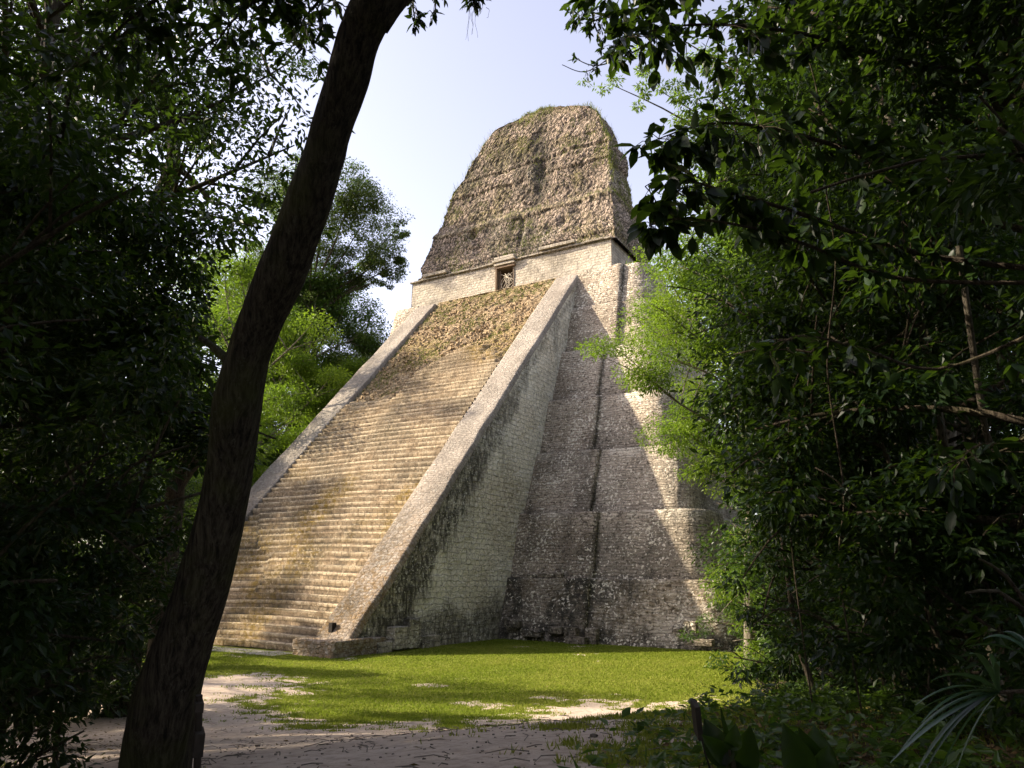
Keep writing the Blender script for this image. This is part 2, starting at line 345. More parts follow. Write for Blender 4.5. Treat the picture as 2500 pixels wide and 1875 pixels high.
# ------------------------------------------------------------------ the stepped pyramid
SL = 33.243/30.259; YT, ZT = 30.26, 33.24; WO, WI = 10., 7.45
pyr = empty('stepped_pyramid', (0, 0, 0), label='tall grey limestone stepped pyramid with a steep central stairway and a ruined temple on top', cat='pyramid')
def cols(x0, x1, step): return np.linspace(x0, x1, max(2, int(round((x1-x0)/step))+1))
Z0 = np.zeros(1)

# stairway: real steps, eroded edges, shifted left block, rubble slope in the upper part
NS = 77; ZS0, ZS1 = 0., 33.55; RISE = (ZS1-ZS0)/NS; YS0 = .55; RUN = (30.45-YS0)/NS
xs = cols(-7.5, 7.5, .1)
prof = []   # (y, z) of the profile, with a rounded nosing
for k in range(NS):
    y0, z0 = YS0+k*RUN, ZS0+k*RISE
    prof += [(y0+.015, z0+.01), (y0+.0, z0+RISE*.5), (y0-.005, z0+RISE*.86), (y0+.05, z0+RISE), (y0+RUN*.6, z0+RISE-.01)]
prof += [(31.05, ZS1+.08), (31.7, ZS1+.35), (32.8, ZS1+.4)]
prof = np.array(prof); PY = np.repeat(prof[:, 0][:, None], len(xs), 1); PZ = np.repeat(prof[:, 1][:, None], len(xs), 1); PX = np.repeat(xs[None, :], len(prof), 0)
# steps left of a ragged crack sit lower
zc = np.interp(PZ, [3.0, 4.2, 5.6, 6.1, 6.6, 9], [-.2, -.7, -1.7, -3.2, -4.1, -6.6])
sh = ((PX < zc-.0) & (PZ < 9) & (PZ > 3)).astype(float)
lower = sh*.15
sag = .10*np.sin(PX*.42+.6)*(1-PZ/40)+.18*(fbm(PX*.12, PZ*.12, 2, 3, 31)-.5)
ero = (fbm(PX*1.2, PZ*2.2, PY*.5, 4, 12)-.5); ero2 = fbm(PX*4.5, PZ*5, PY*4, 3, 41)-.5
PY2 = PY + .14*ero + .09*ero2; PZ2 = PZ - lower + sag*.6 + .05*ero2
# rubble mask
bx = np.array([-10.8, -6.8, -4.2, -1.9, -1.6, .5, 2.1, 4., 5.4, 7.2, 9]); bz = np.array([17.6, 17.9, 18.4, 19.6, 23., 24.2, 24.5, 24.2, 22.9, 21.5, 20.5])
bz = np.array([19.3, 18.6, 18.6, 19.2, 22.4, 24.0, 24.5, 24.2, 23.1, 21.8, 20.8])
bound = np.interp(PX+.9*(fbm(PX, PZ, 0, 3, 9)-.5), bx, bz)+3.0*(fbm(PX*.9, PZ*.9, 5, 4, 77)-.5)
rub = sst(-.5, .9, PZ-bound)*(1-sst(33.57, 33.62, PZ))
sl_y = YS0 + (PZ-ZS0)/SL*1.0 + .12
e1, v1 = cells(PX*1.25+.4*fbm(PX, PZ, 0, 3, 1), PZ*2.1+.5*fbm(PX, PZ, 4, 3, 2), 3); e2, v2 = cells(PX*3.1, PZ*4.6, 13)
chunk = (v1-.35)*.30*sst(0, .22, e1) + (v2-.5)*.14*sst(0, .2, e2) + .5*(fbm(PX*.5, PZ*.5, 7, 4, 66)-.5)
PYr = sl_y - chunk - .05; PZr = PZ + .10*(v2-.5)
Y = PY2*(1-rub)+PYr*rub; Z = PZ2*(1-rub)+PZr*rub
st_stain = .45*sst(.5, .7, fbm(PX*.35, PZ*.35, 0, 4, 52)) + .75*sh*(np.abs(PX-zc) < .16) + .7*(1-sst(0, .5, PX+7.5))*sst(.4, .6, fbm(PX, PZ*.6, 0, 3, 6))  # darker in blotches, at the crack and down the left edge
st_moss = sst(.42, .62, fbm(PX*.2+3, PZ*.2, 0, 4, 25))*(1-sst(18, 30, PZ)*.4)
st_pale = .35*sst(.5, .7, fbm(PX*.3, PZ*.25+8, 0, 3, 99))*sst(14, 20, PZ) + .12
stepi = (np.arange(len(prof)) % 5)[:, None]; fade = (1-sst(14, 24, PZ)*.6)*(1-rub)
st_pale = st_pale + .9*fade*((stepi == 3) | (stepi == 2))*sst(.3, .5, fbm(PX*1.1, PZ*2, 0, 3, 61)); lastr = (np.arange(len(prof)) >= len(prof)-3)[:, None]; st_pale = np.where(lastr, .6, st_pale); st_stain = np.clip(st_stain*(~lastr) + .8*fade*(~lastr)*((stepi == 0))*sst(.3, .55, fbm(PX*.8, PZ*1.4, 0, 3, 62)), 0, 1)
stairXYZ = np.stack([PX, Y, Z], -1)
# split so that the rubble slope is a part of its own
r0 = np.argmax(prof[:, 1] > 17.2); r1 = len(prof)
uvs = np.stack([PX, PZ*1.35], -1)
stairs = grid('stairway', stairXYZ, MT['stair'], pyr, {'stain': st_stain, 'moss': st_moss, 'pale': st_pale}, uvs, flip=False)
# faces of the loose rubble go to their own mesh
me = stairs.data; nx = len(xs); rv = rub.ravel() > .5
fidx = grid_faces(len(prof), nx); isr = rv[fidx].sum(1) >= 3
bpy.data.objects.remove(stairs)
def submesh(name, fm, mat):
    f = fidx[fm]; u, inv = np.unique(f, return_inverse=True)
    V = stairXYZ.reshape(-1, 3)[u]
    return link(name, new_mesh(name, V, inv.reshape(-1, 4), mat, {'stain': st_stain.ravel()[u], 'moss': st_moss.ravel()[u], 'pale': st_pale.ravel()[u]}, uvs.reshape(-1, 2)[u], True), pyr)
stairs = submesh('stairway', ~isr, MT['stair']); rubb = submesh('rubble_slope', isr, MT['rubble'])
rubb['label'] = 'collapsed upper part of the stairway, brown rubble with dry moss'
# loose stones scattered on the rubble slope
rsr = np.random.RandomState(5); mb = MB(); cnt = 0
while cnt < 1500:
    x = rsr.uniform(-7.3, 7.3); z = rsr.uniform(17.5, 33.2)
    if z < np.interp(x, bx, bz)+.5: continue
    s_ = rsr.uniform(.08, .24); y = YS0+z/SL+.05
    a = rsr.uniform(0, 6.28, 3); ca, sa = np.cos(a), np.sin(a)
    Rz = np.array([[ca[0], -sa[0], 0], [sa[0], ca[0], 0], [0, 0, 1]]); Rx = np.array([[1, 0, 0], [0, ca[1], -sa[1]], [0, sa[1], ca[1]]])
    mb.box((x, y-.12*rsr.rand(), z), (s_*1.3, s_, s_*.8), Rz@Rx, s_*.16, rsr); cnt += 1
o = mb.build('loose_stones', MT['rubble'], pyr); o['kind'] = 'stuff'

# two sloping ramps (balustrades) either side of the stairs, with their outer walls
def ramp_side(sgn, name):
    L = math.hypot(YT, ZT); n = int(L/.16); t = np.linspace(0, 1, n)
    # cross section from inner foot over the top to the outer edge
    a = np.array([-.95, -.5, -.04, .0, .12, .4, .8, 1.2, 1.6, 2.0, 2.3, 2.5, 2.56]); dn = np.array([-.0, -.0, -.06, .0, .02, .02, .02, .02, .02, .02, .0, -.02, -.1])
    sec_x = np.array([WI, WI, WI, WI+.03] + list(np.linspace(WI+.15, WO-.12, 6)) + [WO-.04, WO+.02, WO+.06])
    sec_n = np.array([-1.1, -.5, -.06, 0] + [.03]*6 + [.0, -.07, -.42])
    T, S = np.meshgrid(t, np.arange(len(sec_x)), indexing='ij')
    X = sec_x[S]; N = sec_n[S]
    ny, nz = -ZT/L, YT/L
    Yc = T*YT + N*ny; Zc = T*ZT + N*nz
    ds = .20*(fbm(X*.5, T*L*.4, 3+sgn, 4, 61)-.5) + .06*(fbm(X*3, T*L*3, 1, 3, 3)-.5)
    Yc = Yc+ds*ny; Zc = Zc+ds*nz; X = X + .05*(fbm(T*L*.8, N, 2, 3, 8)-.5)*(S > 9)
    wv = .16*(fbm(T*L*.10, 0, sgn+4, 2, 14)-.5); X = X+wv
    g_ = 1-sst(0, .42, T); stain = .55*sst(.45, .62, fbm(X*.5, T*L*.28, sgn, 4, 71))*(.5+.6*g_) + .25*(S < 3)
    moss = g_*(.45+.55*sst(.3, .5, fbm(X*.3, T*L*.2, 9, 3, 81)))
    X3 = np.stack([sgn*X, Yc, np.maximum(Zc, -.1)], -1)
    uv_ = np.stack([X, T*L], -1)
    o = grid(name, X3, MT['ramp'], pyr, {'stain': stain, 'moss': moss, 'pale': .25*(1-g_)}, uv_, flip=(sgn < 0))
    # upper end block
    mb = MB(); mb.box((sgn*(WI+WO)/2, YT+.28, ZT-.35), (WO-WI+.02, .6, .66)); e = mb.build('end_block', MT['ramp'], pyr, bevel=.05)
    return o
ramp_side(1, 'balustrade'); ramp_side(-1, 'balustrade')

def wall_side(sgn):
    """outer wall of the stairway block, under the balustrade"""
    ys = cols(0.35, 31.2, .12); tz = np.linspace(0, 1, 270)
    Yg, Tz = np.meshgrid(ys, tz, indexing='ij'); top = np.minimum(Yg*SL, ZT)-.25; Zg = top*Tz
    e1, v1 = cells(Yg*1.9+.2*fbm(Yg, Zg, 0, 2, 4), Zg*2.8, 23)
    d = .10*(fbm(Yg*.3, Zg*.3, 0, 4, 15)-.5)+.05*(fbm(Yg*2, Zg*2, 0, 3, 5)-.5)+.035*(v1-.5)*sst(0, .15, e1)
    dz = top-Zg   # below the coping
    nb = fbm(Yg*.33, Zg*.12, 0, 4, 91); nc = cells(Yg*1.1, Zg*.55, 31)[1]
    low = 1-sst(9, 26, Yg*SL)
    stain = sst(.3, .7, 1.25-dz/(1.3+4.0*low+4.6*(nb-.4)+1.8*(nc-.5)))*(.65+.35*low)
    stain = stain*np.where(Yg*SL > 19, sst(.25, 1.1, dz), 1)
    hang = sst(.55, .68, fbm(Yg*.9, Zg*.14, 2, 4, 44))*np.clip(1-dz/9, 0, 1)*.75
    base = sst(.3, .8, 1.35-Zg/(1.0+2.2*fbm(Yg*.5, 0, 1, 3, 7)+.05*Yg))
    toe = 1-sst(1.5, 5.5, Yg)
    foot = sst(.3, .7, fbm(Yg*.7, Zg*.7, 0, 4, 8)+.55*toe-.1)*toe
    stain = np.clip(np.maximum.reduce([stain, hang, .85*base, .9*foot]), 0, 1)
    moss = .5*sst(.5, .7, fbm(Yg*.2, Zg*.2, 3, 3, 55)); pale = .45+.55*sst(.38, .55, fbm(Yg*.3, Zg*.3, 6, 4, 57))
    X3 = np.stack([sgn*(WO-.02+d), Yg, Zg], -1)
    return grid('stair_block_wall', X3, MT['side'], pyr, {'stain': stain, 'moss': moss, 'pale': pale}, np.stack([Yg, Zg], -1), flip=(sgn < 0))
wall_side(1); wall_side(-1)
# plinth at the foot of the visible balustrade, and the notch stone
def rough_box(mb, c, d, n=7, amp=.06, seed=0):
    """box with a worn, uneven skin"""
    c = np.array(c, float); d = np.array(d, float); V = []; F = []; off = 0
    for ax in range(3):
        for s_ in (-1, 1):
            a, b = [q for q in range(3) if q != ax]; A, B = np.meshgrid(np.linspace(-.5, .5, n), np.linspace(-.5, .5, n), indexing='ij')
            p = np.zeros((n, n, 3)); p[..., a] = A; p[..., b] = B; p[..., ax] = s_*.5
            p = np.sign(p)*np.minimum(np.abs(p), .5-.0)  # keep edges welded by value
            q = p*d + c; r = fbm(q[..., 0]*1.7+seed, q[..., 1]*1.7, q[..., 2]*1.7, 4, seed)-.5
            ed = (np.abs(p) > .49).sum(-1); q = c+(q-c)*(1-(ed-1)[..., None]*.03) + 2*amp*r[..., None]*p/np.linalg.norm(p, axis=-1)[..., None]
            V.append(q.reshape(-1, 3)); f = grid_faces(n, n, flip=((s_ < 0) ^ (ax == 1))); F.append(f+off); off += n*n
    mb.add(np.concatenate(V), np.concatenate(F).tolist())
def stones(name, boxes, mat, n=7, amp=.06, stain=.5, moss=0.3, parent=pyr, label=None, single=False):
    """worn stones; single=True: each stone its own part"""
    for grp in ([[b] for b in boxes] if single else [boxes]):
        mb = MB()
        for (c, d) in grp: rough_box(mb, c, d, n, amp, int(abs(c[0]*7)+abs(c[2]*5)))
        V = np.concatenate(mb.v); me = new_mesh(name, V, mb.f, mat, {'stain': stain*fbm(V[:, 0], V[:, 1], V[:, 2], 3, 2), 'moss': np.full(len(V), moss), 'pale': np.full(len(V), .1)}, np.stack([V[:, 0]+V[:, 1], V[:, 2]], -1), True)
        o = link(name, me, parent)
        if label: o['label'] = label
    return o
stones('plinth', [((8.85, 1.35, .38), (3.1, 4.3, .95))], MT['ramp'], 24, .08, .4, .8)
stones('plinth', [((-8.85, 1.35, .38), (3.1, 4.3, .95))], MT['ramp'], 12, .08, .4, .8)
stones('foot_stone', [((10.25, 4.6, .75), (.7, 1.5, 1.2)), ((10.2, 5.9, .9), (.6, 1.1, 1.7)), ((10.22, 3.2, .3), (.6, 1.3, .6)), ((10.2, 7.6, .35), (.5, 2.0, .7))], MT['side'], 8, .09, 1.5, .2, single=True)
# dark block for the niche in the balustrade foot, its shade painted as colour
mb = MB(); mb.box((8.35, 1.12, 1.38), (.26, .34, .5)); mb.build('niche', plain('niche_painted_shade', (.02, .016, .012)), pyr)

# seven terraces; each has a projecting front panel beside the stairs and a set-back panel with rounded corners
TY = [17.32, 19.08, 21.85, 23.95, 26.54, 28.5, 30.1]; TZ = [4.23, 9.0, 14.1, 19.0, 24.09, 28.9, 33.3]
TB = [16.08, 17.75, 19.75, 22.35, 24.55, 27.15, 28.9]; TBZ = [-.1] + TZ[:-1]
TJ = [16.57, 16.5, 15.5, 14.65, 14.05, 14.9, 14.6]; TR = [26.0, 24.2, 22.4, 20.6, 18.9, 17.9, 17.0]
def outline(yf, j, R, rec, n_arc=9):
    pts = [(WO-.4, yf), (j-.35, yf)]
    for t in np.linspace(0, math.pi/2, 6)[1:]: pts.append((j-.35+.35*math.sin(t), yf+.35*(1-math.cos(t))))
    pts.append((j, yf+rec-.02)); rr = 1.9
    pts.append((j+.02, yf+rec)); pts.append((R-rr, yf+rec))
    for t in np.linspace(0, math.pi/2, n_arc)[1:]: pts.append((R-rr+rr*math.sin(t), yf+rec+rr*(1-math.cos(t))))
    pts += [(R, yf+rec+5), (R-.9, yf+rec+5.2), (R-.9, yf+22)]
    return np.array(pts)
def resample(p, step):
    d = np.r_[0, np.cumsum(np.hypot(*np.diff(p, axis=0).T))]; n = int(d[-1]/step); keep = np.unique(np.r_[np.linspace(0, d[-1], n), d]); keep = keep[np.r_[True, np.diff(keep) > step*.25]]
    return np.stack([np.interp(keep, d, p[:, 0]), np.interp(keep, d, p[:, 1])], -1), keep, d
for sgn in (1, -1):
    for k in range(7):
        shrink = 0 if sgn > 0 else 4.0
        R1, R0 = TR[k]-shrink, TR[k]+.5-shrink
        j1, j0 = (TJ[k], TJ[k]+.1) if sgn > 0 else (13, 13.1)
        bat = TY[k]-TB[k]
        top = outline(TY[k], j1, R1, .48); bot = outline(TB[k], j0, R0, .48)
        pt, s_, d_ = resample(top, .16 if sgn > 0 else .6); dt = np.r_[0, np.cumsum(np.hypot(*np.diff(top, axis=0).T))]; db = np.r_[0, np.cumsum(np.hypot(*np.diff(bot, axis=0).T))]
        fr = np.interp(s_, dt, np.arange(len(top))); pb = np.stack([np.interp(fr, np.arange(len(bot)), bot[:, 0]), np.interp(fr, np.arange(len(bot)), bot[:, 1])], -1)
        h = TZ[k]-TBZ[k]; nz = int(h/(.14 if sgn > 0 else .6)); tt = np.linspace(0, 1, nz)
        Pm = pb[None]*(1-tt)[:, None, None] + pt[None]*tt[:, None, None]
        Sg = np.broadcast_to(s_[None], (nz, len(s_))); Zg = TBZ[k]+h*tt[:, None]+0*Sg
        q = sst(.0, .06, 1-tt)[:, None]                                   # worn lip
        lip = .04*(1-q)
        ex, vx = cells(Sg*2.2, Zg*4.4+.3*fbm(Sg, Zg, 0, 2, 2), 51+k)
        dsp = .08*(fbm(Sg*.35, Zg*.35, k*3., 4, 16)-.5)+.07*(fbm(Sg*1.9, Zg*1.9, k, 3, 6)-.5)+.03*(vx-.5) - lip*(fbm(Sg*1.2, 0, k, 3, 5))
        ctr = np.array([0, TY[k]+12]); nrm = np.zeros_like(Pm); tang = np.gradient(Pm, axis=1); tang /= np.linalg.norm(tang, axis=2)[..., None]+1e-9
        nrm[..., 0] = tang[..., 1]; nrm[..., 1] = -tang[..., 0]
        Q = Pm+nrm*dsp[..., None]
        # top ledge rows
        Zl = Zg.copy(); Zl[-1] += .0
        X3 = np.stack([sgn*Q[..., 0], Q[..., 1], Zl+.03*(fbm(Sg*.6, 0, k, 3, 18)-.5)*tt[:, None]], -1)
        inn = X3[-1].copy(); inn[:, 1] += 3.2; inn[:, 0] = np.clip(np.abs(inn[:, 0])-1.8*(s_ > d_[9]), WO-.4, None)*sgn; inn[:, 2] -= .01
        X3 = np.concatenate([X3, inn[None]], 0)
        uv_ = np.stack([np.vstack([Sg, Sg[-1:]]), np.vstack([Zg, Zg[-1:]+3])], -1)
        S2 = uv_[..., 0]; Z2 = np.vstack([Zg, Zg[-1:]]); T2 = np.r_[tt, 1.][:, None]+0*S2
        jd = d_[6]; near = np.exp(-((S2-jd)/.24)**2); right = sst(jd, jd+.5, S2)  # near: narrow darker band along the panel joint
        dk = [1., .62, .5, .38, .35, .42, .45][k]
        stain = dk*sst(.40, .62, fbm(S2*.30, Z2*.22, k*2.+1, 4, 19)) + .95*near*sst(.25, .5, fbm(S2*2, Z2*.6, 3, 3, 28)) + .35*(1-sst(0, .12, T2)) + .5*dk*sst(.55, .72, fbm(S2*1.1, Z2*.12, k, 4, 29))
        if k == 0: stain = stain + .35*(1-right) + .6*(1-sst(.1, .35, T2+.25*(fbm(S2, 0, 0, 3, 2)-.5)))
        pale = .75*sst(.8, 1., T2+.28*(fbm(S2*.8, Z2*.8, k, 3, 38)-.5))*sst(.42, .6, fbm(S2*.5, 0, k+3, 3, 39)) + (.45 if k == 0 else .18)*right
        moss = (.8 if k == 0 else .3)*sst(.45, .65, fbm(S2*.3, Z2*.3, k+9., 3, 49))
        t_ = grid('terrace', X3, MT['tier'], pyr, {'stain': np.clip(stain*.8, 0, 1), 'pale': np.clip(pale, 0, 1), 'moss': moss}, uv_, flip=(sgn < 0))
# broken course stones along ledges and base
rs = np.random.RandomState(3); bxs = []
for k, (ua, ub, nn) in enumerate([(10.3, 16.3, 8), (10.4, 14.5, 5)]): pass
bxs = [((14.2, 17.55, 4.42), (.5, .5, .35)), ((13.4, 17.6, 4.38), (.8, .5, .25)), ((12.7, 17.6, 4.4), (.5, .5, .3)), ((12.0, 17.6, 4.36), (.7, .5, .22))]
stones('ledge_stone', bxs, MT['tier'], 6, .05, .9, .2, single=True)
bxs = [((15.9, 15.95, .5), (.9, .6, 1.1)), ((14.7, 15.98, .8), (1.1, .5, .45)), ((17.2, 16.4, .5), (.8, .6, 1.0)), ((16.4, 15.7, .2), (1.4, .7, .5)), ((11.3, 15.98, 1.1), (1.2, .5, .5)), ((12.9, 15.98, .5), (1.6, .5, .4)), ((24.0, 16.2, 1.35), (.8, .6, .75)), ((23.1, 16.25, 1.1), (.6, .5, .35)), ((24.6, 16.1, .5), (1.6, .7, .4))]
stones('foot_stone', bxs, MT['tier'], 7, .08, 1.4, .4, single=True)

# summit platform, temple walls, doorway
def slab(name, c, d, mat, n=30, amp=.06, **kw): return stones(name, [(c, d)], mat, n, amp, **kw)
slab('platform', (1.0, 37.2, 33.2), (27.6, 11.4, .5), MT['tier'], 40, .05, stain=.5)
def wall_panel(x0, x1, z0, z1, y0, y1, nrm_flip=False, name='temple_wall', parent=pyr):
    """front wall piece: uneven masonry, leaning back from y0 (foot) to y1 (top)"""
    xs_ = cols(x0, x1, .12); zs_ = cols(z0, z1, .12); A, B = np.meshgrid(xs_, zs_, indexing='ij'); t = (B-z0)/(z1-z0)
    e, v = cells(A*1.7+.3*fbm(A, B, 0, 2, 2), B*2.9, 71); d = .12*(fbm(A*.5, B*.5, 0, 4, 22)-.5)+.05*(v-.5)*sst(0, .15, e)+.05*(fbm(A*2.5, B*2.5, 0, 3, 9)-.5)
    Yy = y0+(y1-y0)*t-d
    return grid(name, np.stack([A, Yy, B], -1), MT['temple'], parent, {'stain': .5*sst(.55, .75, fbm(A*.3, B*.3, 0, 4, 32)), 'moss': .15+0*A, 'pale': .35*sst(.4, .6, fbm(A*.3, B*.6, 2, 3, 42))}, np.stack([A, B], -1), flip=True)
wall_panel(-12.6, -.85, 33.4, 37.4, 32.55, 32.6); wall_panel(1.25, 12.5, 33.4, 37.4, 32.55, 32.6); wall_panel(-.85, 1.25, 36.75, 37.4, 32.55, 32.6)
def side_panel(sgn, z0, z1):
    ys_ = cols(32.55, 42.8, .14); zs_ = cols(z0, z1, .14); A, B = np.meshgrid(ys_, zs_, indexing='ij'); d = .14*(fbm(A*.6, B*.6, sgn, 4, 24)-.5)
    return grid('temple_wall', np.stack([sgn*(12.55+d), A, B], -1), MT['temple'], pyr, {'stain': .7*sst(.45, .65, fbm(A*.4, B*.4, 3, 4, 34)), 'moss': .2+0*A, 'pale': .1+0*A}, np.stack([A, B], -1), flip=(sgn < 0))
side_panel(1, 33.4, 37.4); side_panel(-1, 33.4, 37.4)
# doorway: recess, jambs, stone lintels, iron grille
dr = empty('doorway'); dr.parent = pyr
mb = MB()
for x in (-.8, 1.2): mb.box((x, 33.25, 35.1), (.1, 1.5, 3.4))
mb.box((.2, 33.2, 36.72), (2.1, 1.4, .12)); mb.box((.2, 33.9, 35.0), (2.1, .1, 3.5)); mb.box((.2, 33.2, 33.75), (2.1, 1.4, .4))
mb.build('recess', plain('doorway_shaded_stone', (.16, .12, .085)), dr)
mb = MB(); mb.box((-.86, 32.42, 35.25), (.2, .34, 2.9)); mb.box((.2, 32.42, 36.82), (2.5, .36, .22)); mb.box((-.55, 32.7, 35.2), (.1, .2, 2.8)); mb.build('frame', plain('door_frame_wood', (.16, .11, .07)), dr, bevel=.02)
mb = MB()
for i in range(4): mb.tube([(-.5+.1*i, 32.62, 34.0), (-.3+.45*i, 32.6, 34.9), (.1+.2*i, 32.62, 35.5), (1.1-.5*i, 32.6, 36.1)], .035, 6)
th = np.linspace(0, 2*np.pi, 24)
for cx_, cz_, r_ in ((.15, 35.0, .55), (.75, 34.9, .45), (.5, 35.5, .4)): mb.tube(np.stack([cx_+r_*np.cos(th), 32.6+0*th, cz_+r_*1.2*np.sin(th)], -1), .03, 6)
mb.build('grille', plain('pale_iron_grille', (.42, .36, .27), .6, .2), dr, smooth=True)
stones('lintel', [((.2, 32.35, 37.15), (2.6, .5, .28)), ((.2, 32.25, 37.5), (2.9, .6, .22)), ((.2, 32.35, 37.85), (2.5, .5, .3))], MT['temple'], 10, .04, .2, .1)
# cornice: thin stone band with remains of the projecting courses
rs = np.random.RandomState(9); bl = []
x = -12.8
while x < 12.3:
    w = rs.uniform(.5, 1.3); bl.append(((x+w/2, 32.52+rs.uniform(-.05, .05), 37.46+rs.uniform(-.04, .04)), (w*.98, .34+.2*rs.rand(), .16))); x += w
for x0_, x1_ in ((-10.6, -7.6), (4.5, 8.5)):
    x = x0_
    while x < x1_: w = rs.uniform(.5, .9); bl.append(((x+w/2, 32.3, 37.8), (w*.98, .6, .3))); x += w
stones('cornice', bl, MT['temple'], 5, .04, .5, .15)

# roof comb: a rough tapering mass of rubble masonry
zz = [37.3, 38.5, 40.5, 42.2, 43.5, 43.9, 45, 47, 48.5, 50, 51.2, 52.4, 53.7, 54.7, 55.4, 56.0]
xl = [-12.9, -12.7, -12.3, -11.5, -10.9, -10.2, -9.9, -8.9, -8.1, -7.2, -6.6, -5.7, -4.6, -3.7, -2.9, 0.2]
xr = [12.45, 12.45, 12.5, 12.5, 12.4, 12.1, 12.3, 12.2, 12.1, 11.8, 11.3, 11.0, 10.5, 9.7, 7.8, 4.6]
yf = [32.45, 32.6, 33.1, 33.6, 33.9, 35.2, 35.3, 35.4, 35.6, 35.8, 36.0, 36.15, 36.35, 36.5, 36.7, 37.4]
yb = [41., 41, 41, 40.8, 40.5, 43., 43, 42.8, 42.6, 42.3, 42.1, 41.9, 41.6, 41.3, 40.9, 40.0]
yb = [42.6, 42.6, 42.5, 42.4, 42.2, 41.2, 41.1, 41.0, 40.9, 40.8, 40.7, 40.5, 40.2, 40., 39.8, 39.4]
zn = np.linspace(37.3, 56.05, 160)
rows = []; UVr = []
for z in zn:
    a, b, c_, d_ = [np.interp(z, zz, q) for q in (xl, xr, yf, yb)]
    # the image outlines were measured on the plane y=34; scale out to the real depth
    kx = (c_-CAM[1])/(34-CAM[1]); a = CAM[0]+(a-CAM[0])*kx; b = CAM[0]+(b-CAM[0])*kx
    rr = .15; a += 1.3*(fbm(np.array([z*.55]), np.array([0.]), 0, 3, 7)[0]-.5)*(z > 39); b += .7*(fbm(np.array([z*.6]), np.array([5.]), 0, 3, 9)[0]-.5)*(z > 39); t = np.linspace(0, 1, 200)[:, None]; nf, ns, nb = 200, 70, 60
    f_ = np.c_[np.linspace(a+rr, b-rr, nf), np.full(nf, c_)]; s1 = np.c_[np.full(ns, b), np.linspace(c_+rr, d_-rr, ns)]
    bk = np.c_[np.linspace(b-rr, a+rr, nb), np.full(nb, d_)]; s2 = np.c_[np.full(ns, a), np.linspace(d_-rr, c_+rr, ns)]
    loop = np.concatenate([f_, s1, bk, s2, f_[:1]]); z2_ = CAM[2]+(z-CAM[2])*(1+(kx-1)*min(1, (z-37.3)/3)); rows.append(np.c_[loop, np.full(len(loop), z2_)])
    UVr.append(np.c_[np.r_[0, np.cumsum(np.hypot(*np.diff(loop, axis=0).T))], np.full(len(loop), z)])
R_ = np.array(rows); UVr = np.array(UVr)
tx = np.gradient(R_, axis=1); nr = np.stack([tx[..., 1], -tx[..., 0], 0*tx[..., 0]], -1); nr /= np.linalg.norm(nr, axis=-1)[..., None]+1e-9
s_, z_ = UVr[..., 0], UVr[..., 1]; X_, Y_ = R_[..., 0], R_[..., 1]
q3 = lambda f, o=4, sd=0: fbm(X_*f, Y_*f, z_*f, o, sd)
e1, v1 = cells(s_*2.3+.9*q3(.8, 3, 1), z_*1.1+.9*q3(.8, 3, 2), 81); e2, v2 = cells(s_*5.6+1.1*q3(2, 3, 8), z_*2.3+.6*q3(2, 3, 18), 82)
dsp = .8*(q3(.22, 4, 83)-.5)+.45*(q3(.8, 4, 84)-.5)+.11*(v1-.5)*sst(0, .25, e1)+.09*(v2-.5)*sst(0, .2, e2)-.09*(1-sst(0, .14, e1))-.08*(1-sst(0, .16, e2))
front = (np.arange(R_.shape[1]) < 200)[None, :]
bandz = np.floor(z_*.9+1.2*(q3(.12, 2, 91)-.5))/.9; dsp = dsp + .30*(vnoise(bandz*3.1, bandz*0, 0, 92)-.5) - .22*np.exp(-((z_-49.6+.5*(q3(.3, 2, 97)-.5))/.16)**2)*front
# vertical groove with the remains of a mask in the centre, a few pits and a niche near the right edge
wob = 1.3*(q3(.5, 3, 95)-.5)
dsp = dsp + front*((.9*(q3(1.1, 3, 96)-.35))*np.exp(-((X_-1.2+wob)/1.3)**2)*sst(43, 45, z_)*(1-sst(52, 55, z_)) + .22*np.exp(-((X_+.1+wob*.6)/.9)**2)*sst(38, 40, z_)*(1-sst(42.6, 44.2, z_)) - .3*np.exp(-((X_-1.55+wob*.5)/.3)**2)*sst(38.5, 40, z_)*(1-sst(43, 44, z_)) - .25*np.exp(-((X_-2.9+wob)/.6)**2)*sst(44, 46, z_)*(1-sst(49, 51, z_)))
for px_, pz_, r_, a_ in ((-5.2, 42.6, .45, .7), (8.2, 42.3, .8, .5), (6.6, 41.5, .5, .5), (3.1, 48.6, .6, .7), (-4, 40.2, .7, .35), (10.4, 49.0, .9, .5), (2.4, 52.8, .8, .35)):
    dsp = dsp - front*a_*np.exp(-(((X_-px_)/r_)**2+((z_-pz_)/(r_*1.1))**2))
lower_rows = sst(37.2, 37.9, z_); dsp = dsp*lower_rows
Q = R_+nr*dsp[..., None]; Q[..., 2] += .5*(q3(.5, 3, 85)-.5)*lower_rows + .35*sst(50, 56, z_)*(fbm(X_*.4, 0*X_, 0, 3, 88)-.5)*2
last = Q[-1].copy(); last[:, 0] = last[:, 0].mean()+(last[:, 0]-last[:, 0].mean())*.05; last[:, 1] = last[:, 1].mean()+(last[:, 1]-last[:, 1].mean())*.05; last[:, 2] = Q[-1][:, 2].mean()+.25
midr = (Q[-1]+last)/2; midr[:, 2] += .1
Qc = np.concatenate([Q, midr[None], last[None]], 0); UVc = np.concatenate([UVr, UVr[-1:]+[0, 1.5], UVr[-1:]+[0, 3]], 0)
zc_ = Qc[..., 2]; e9 = np.concatenate([e1, e1[-1:], e1[-1:]]); e8 = np.concatenate([e2, e2[-1:], e2[-1:]])
cst = .6*sst(.5, .68, fbm(Qc[..., 0]*.35, zc_*.25, Qc[..., 1]*.3, 4, 86)) + .45*np.exp(-((Qc[..., 0]-2.6)/1.0)**2) + .75*(1-sst(.02, .12, e9)) + .6*(1-sst(.02, .12, e8))
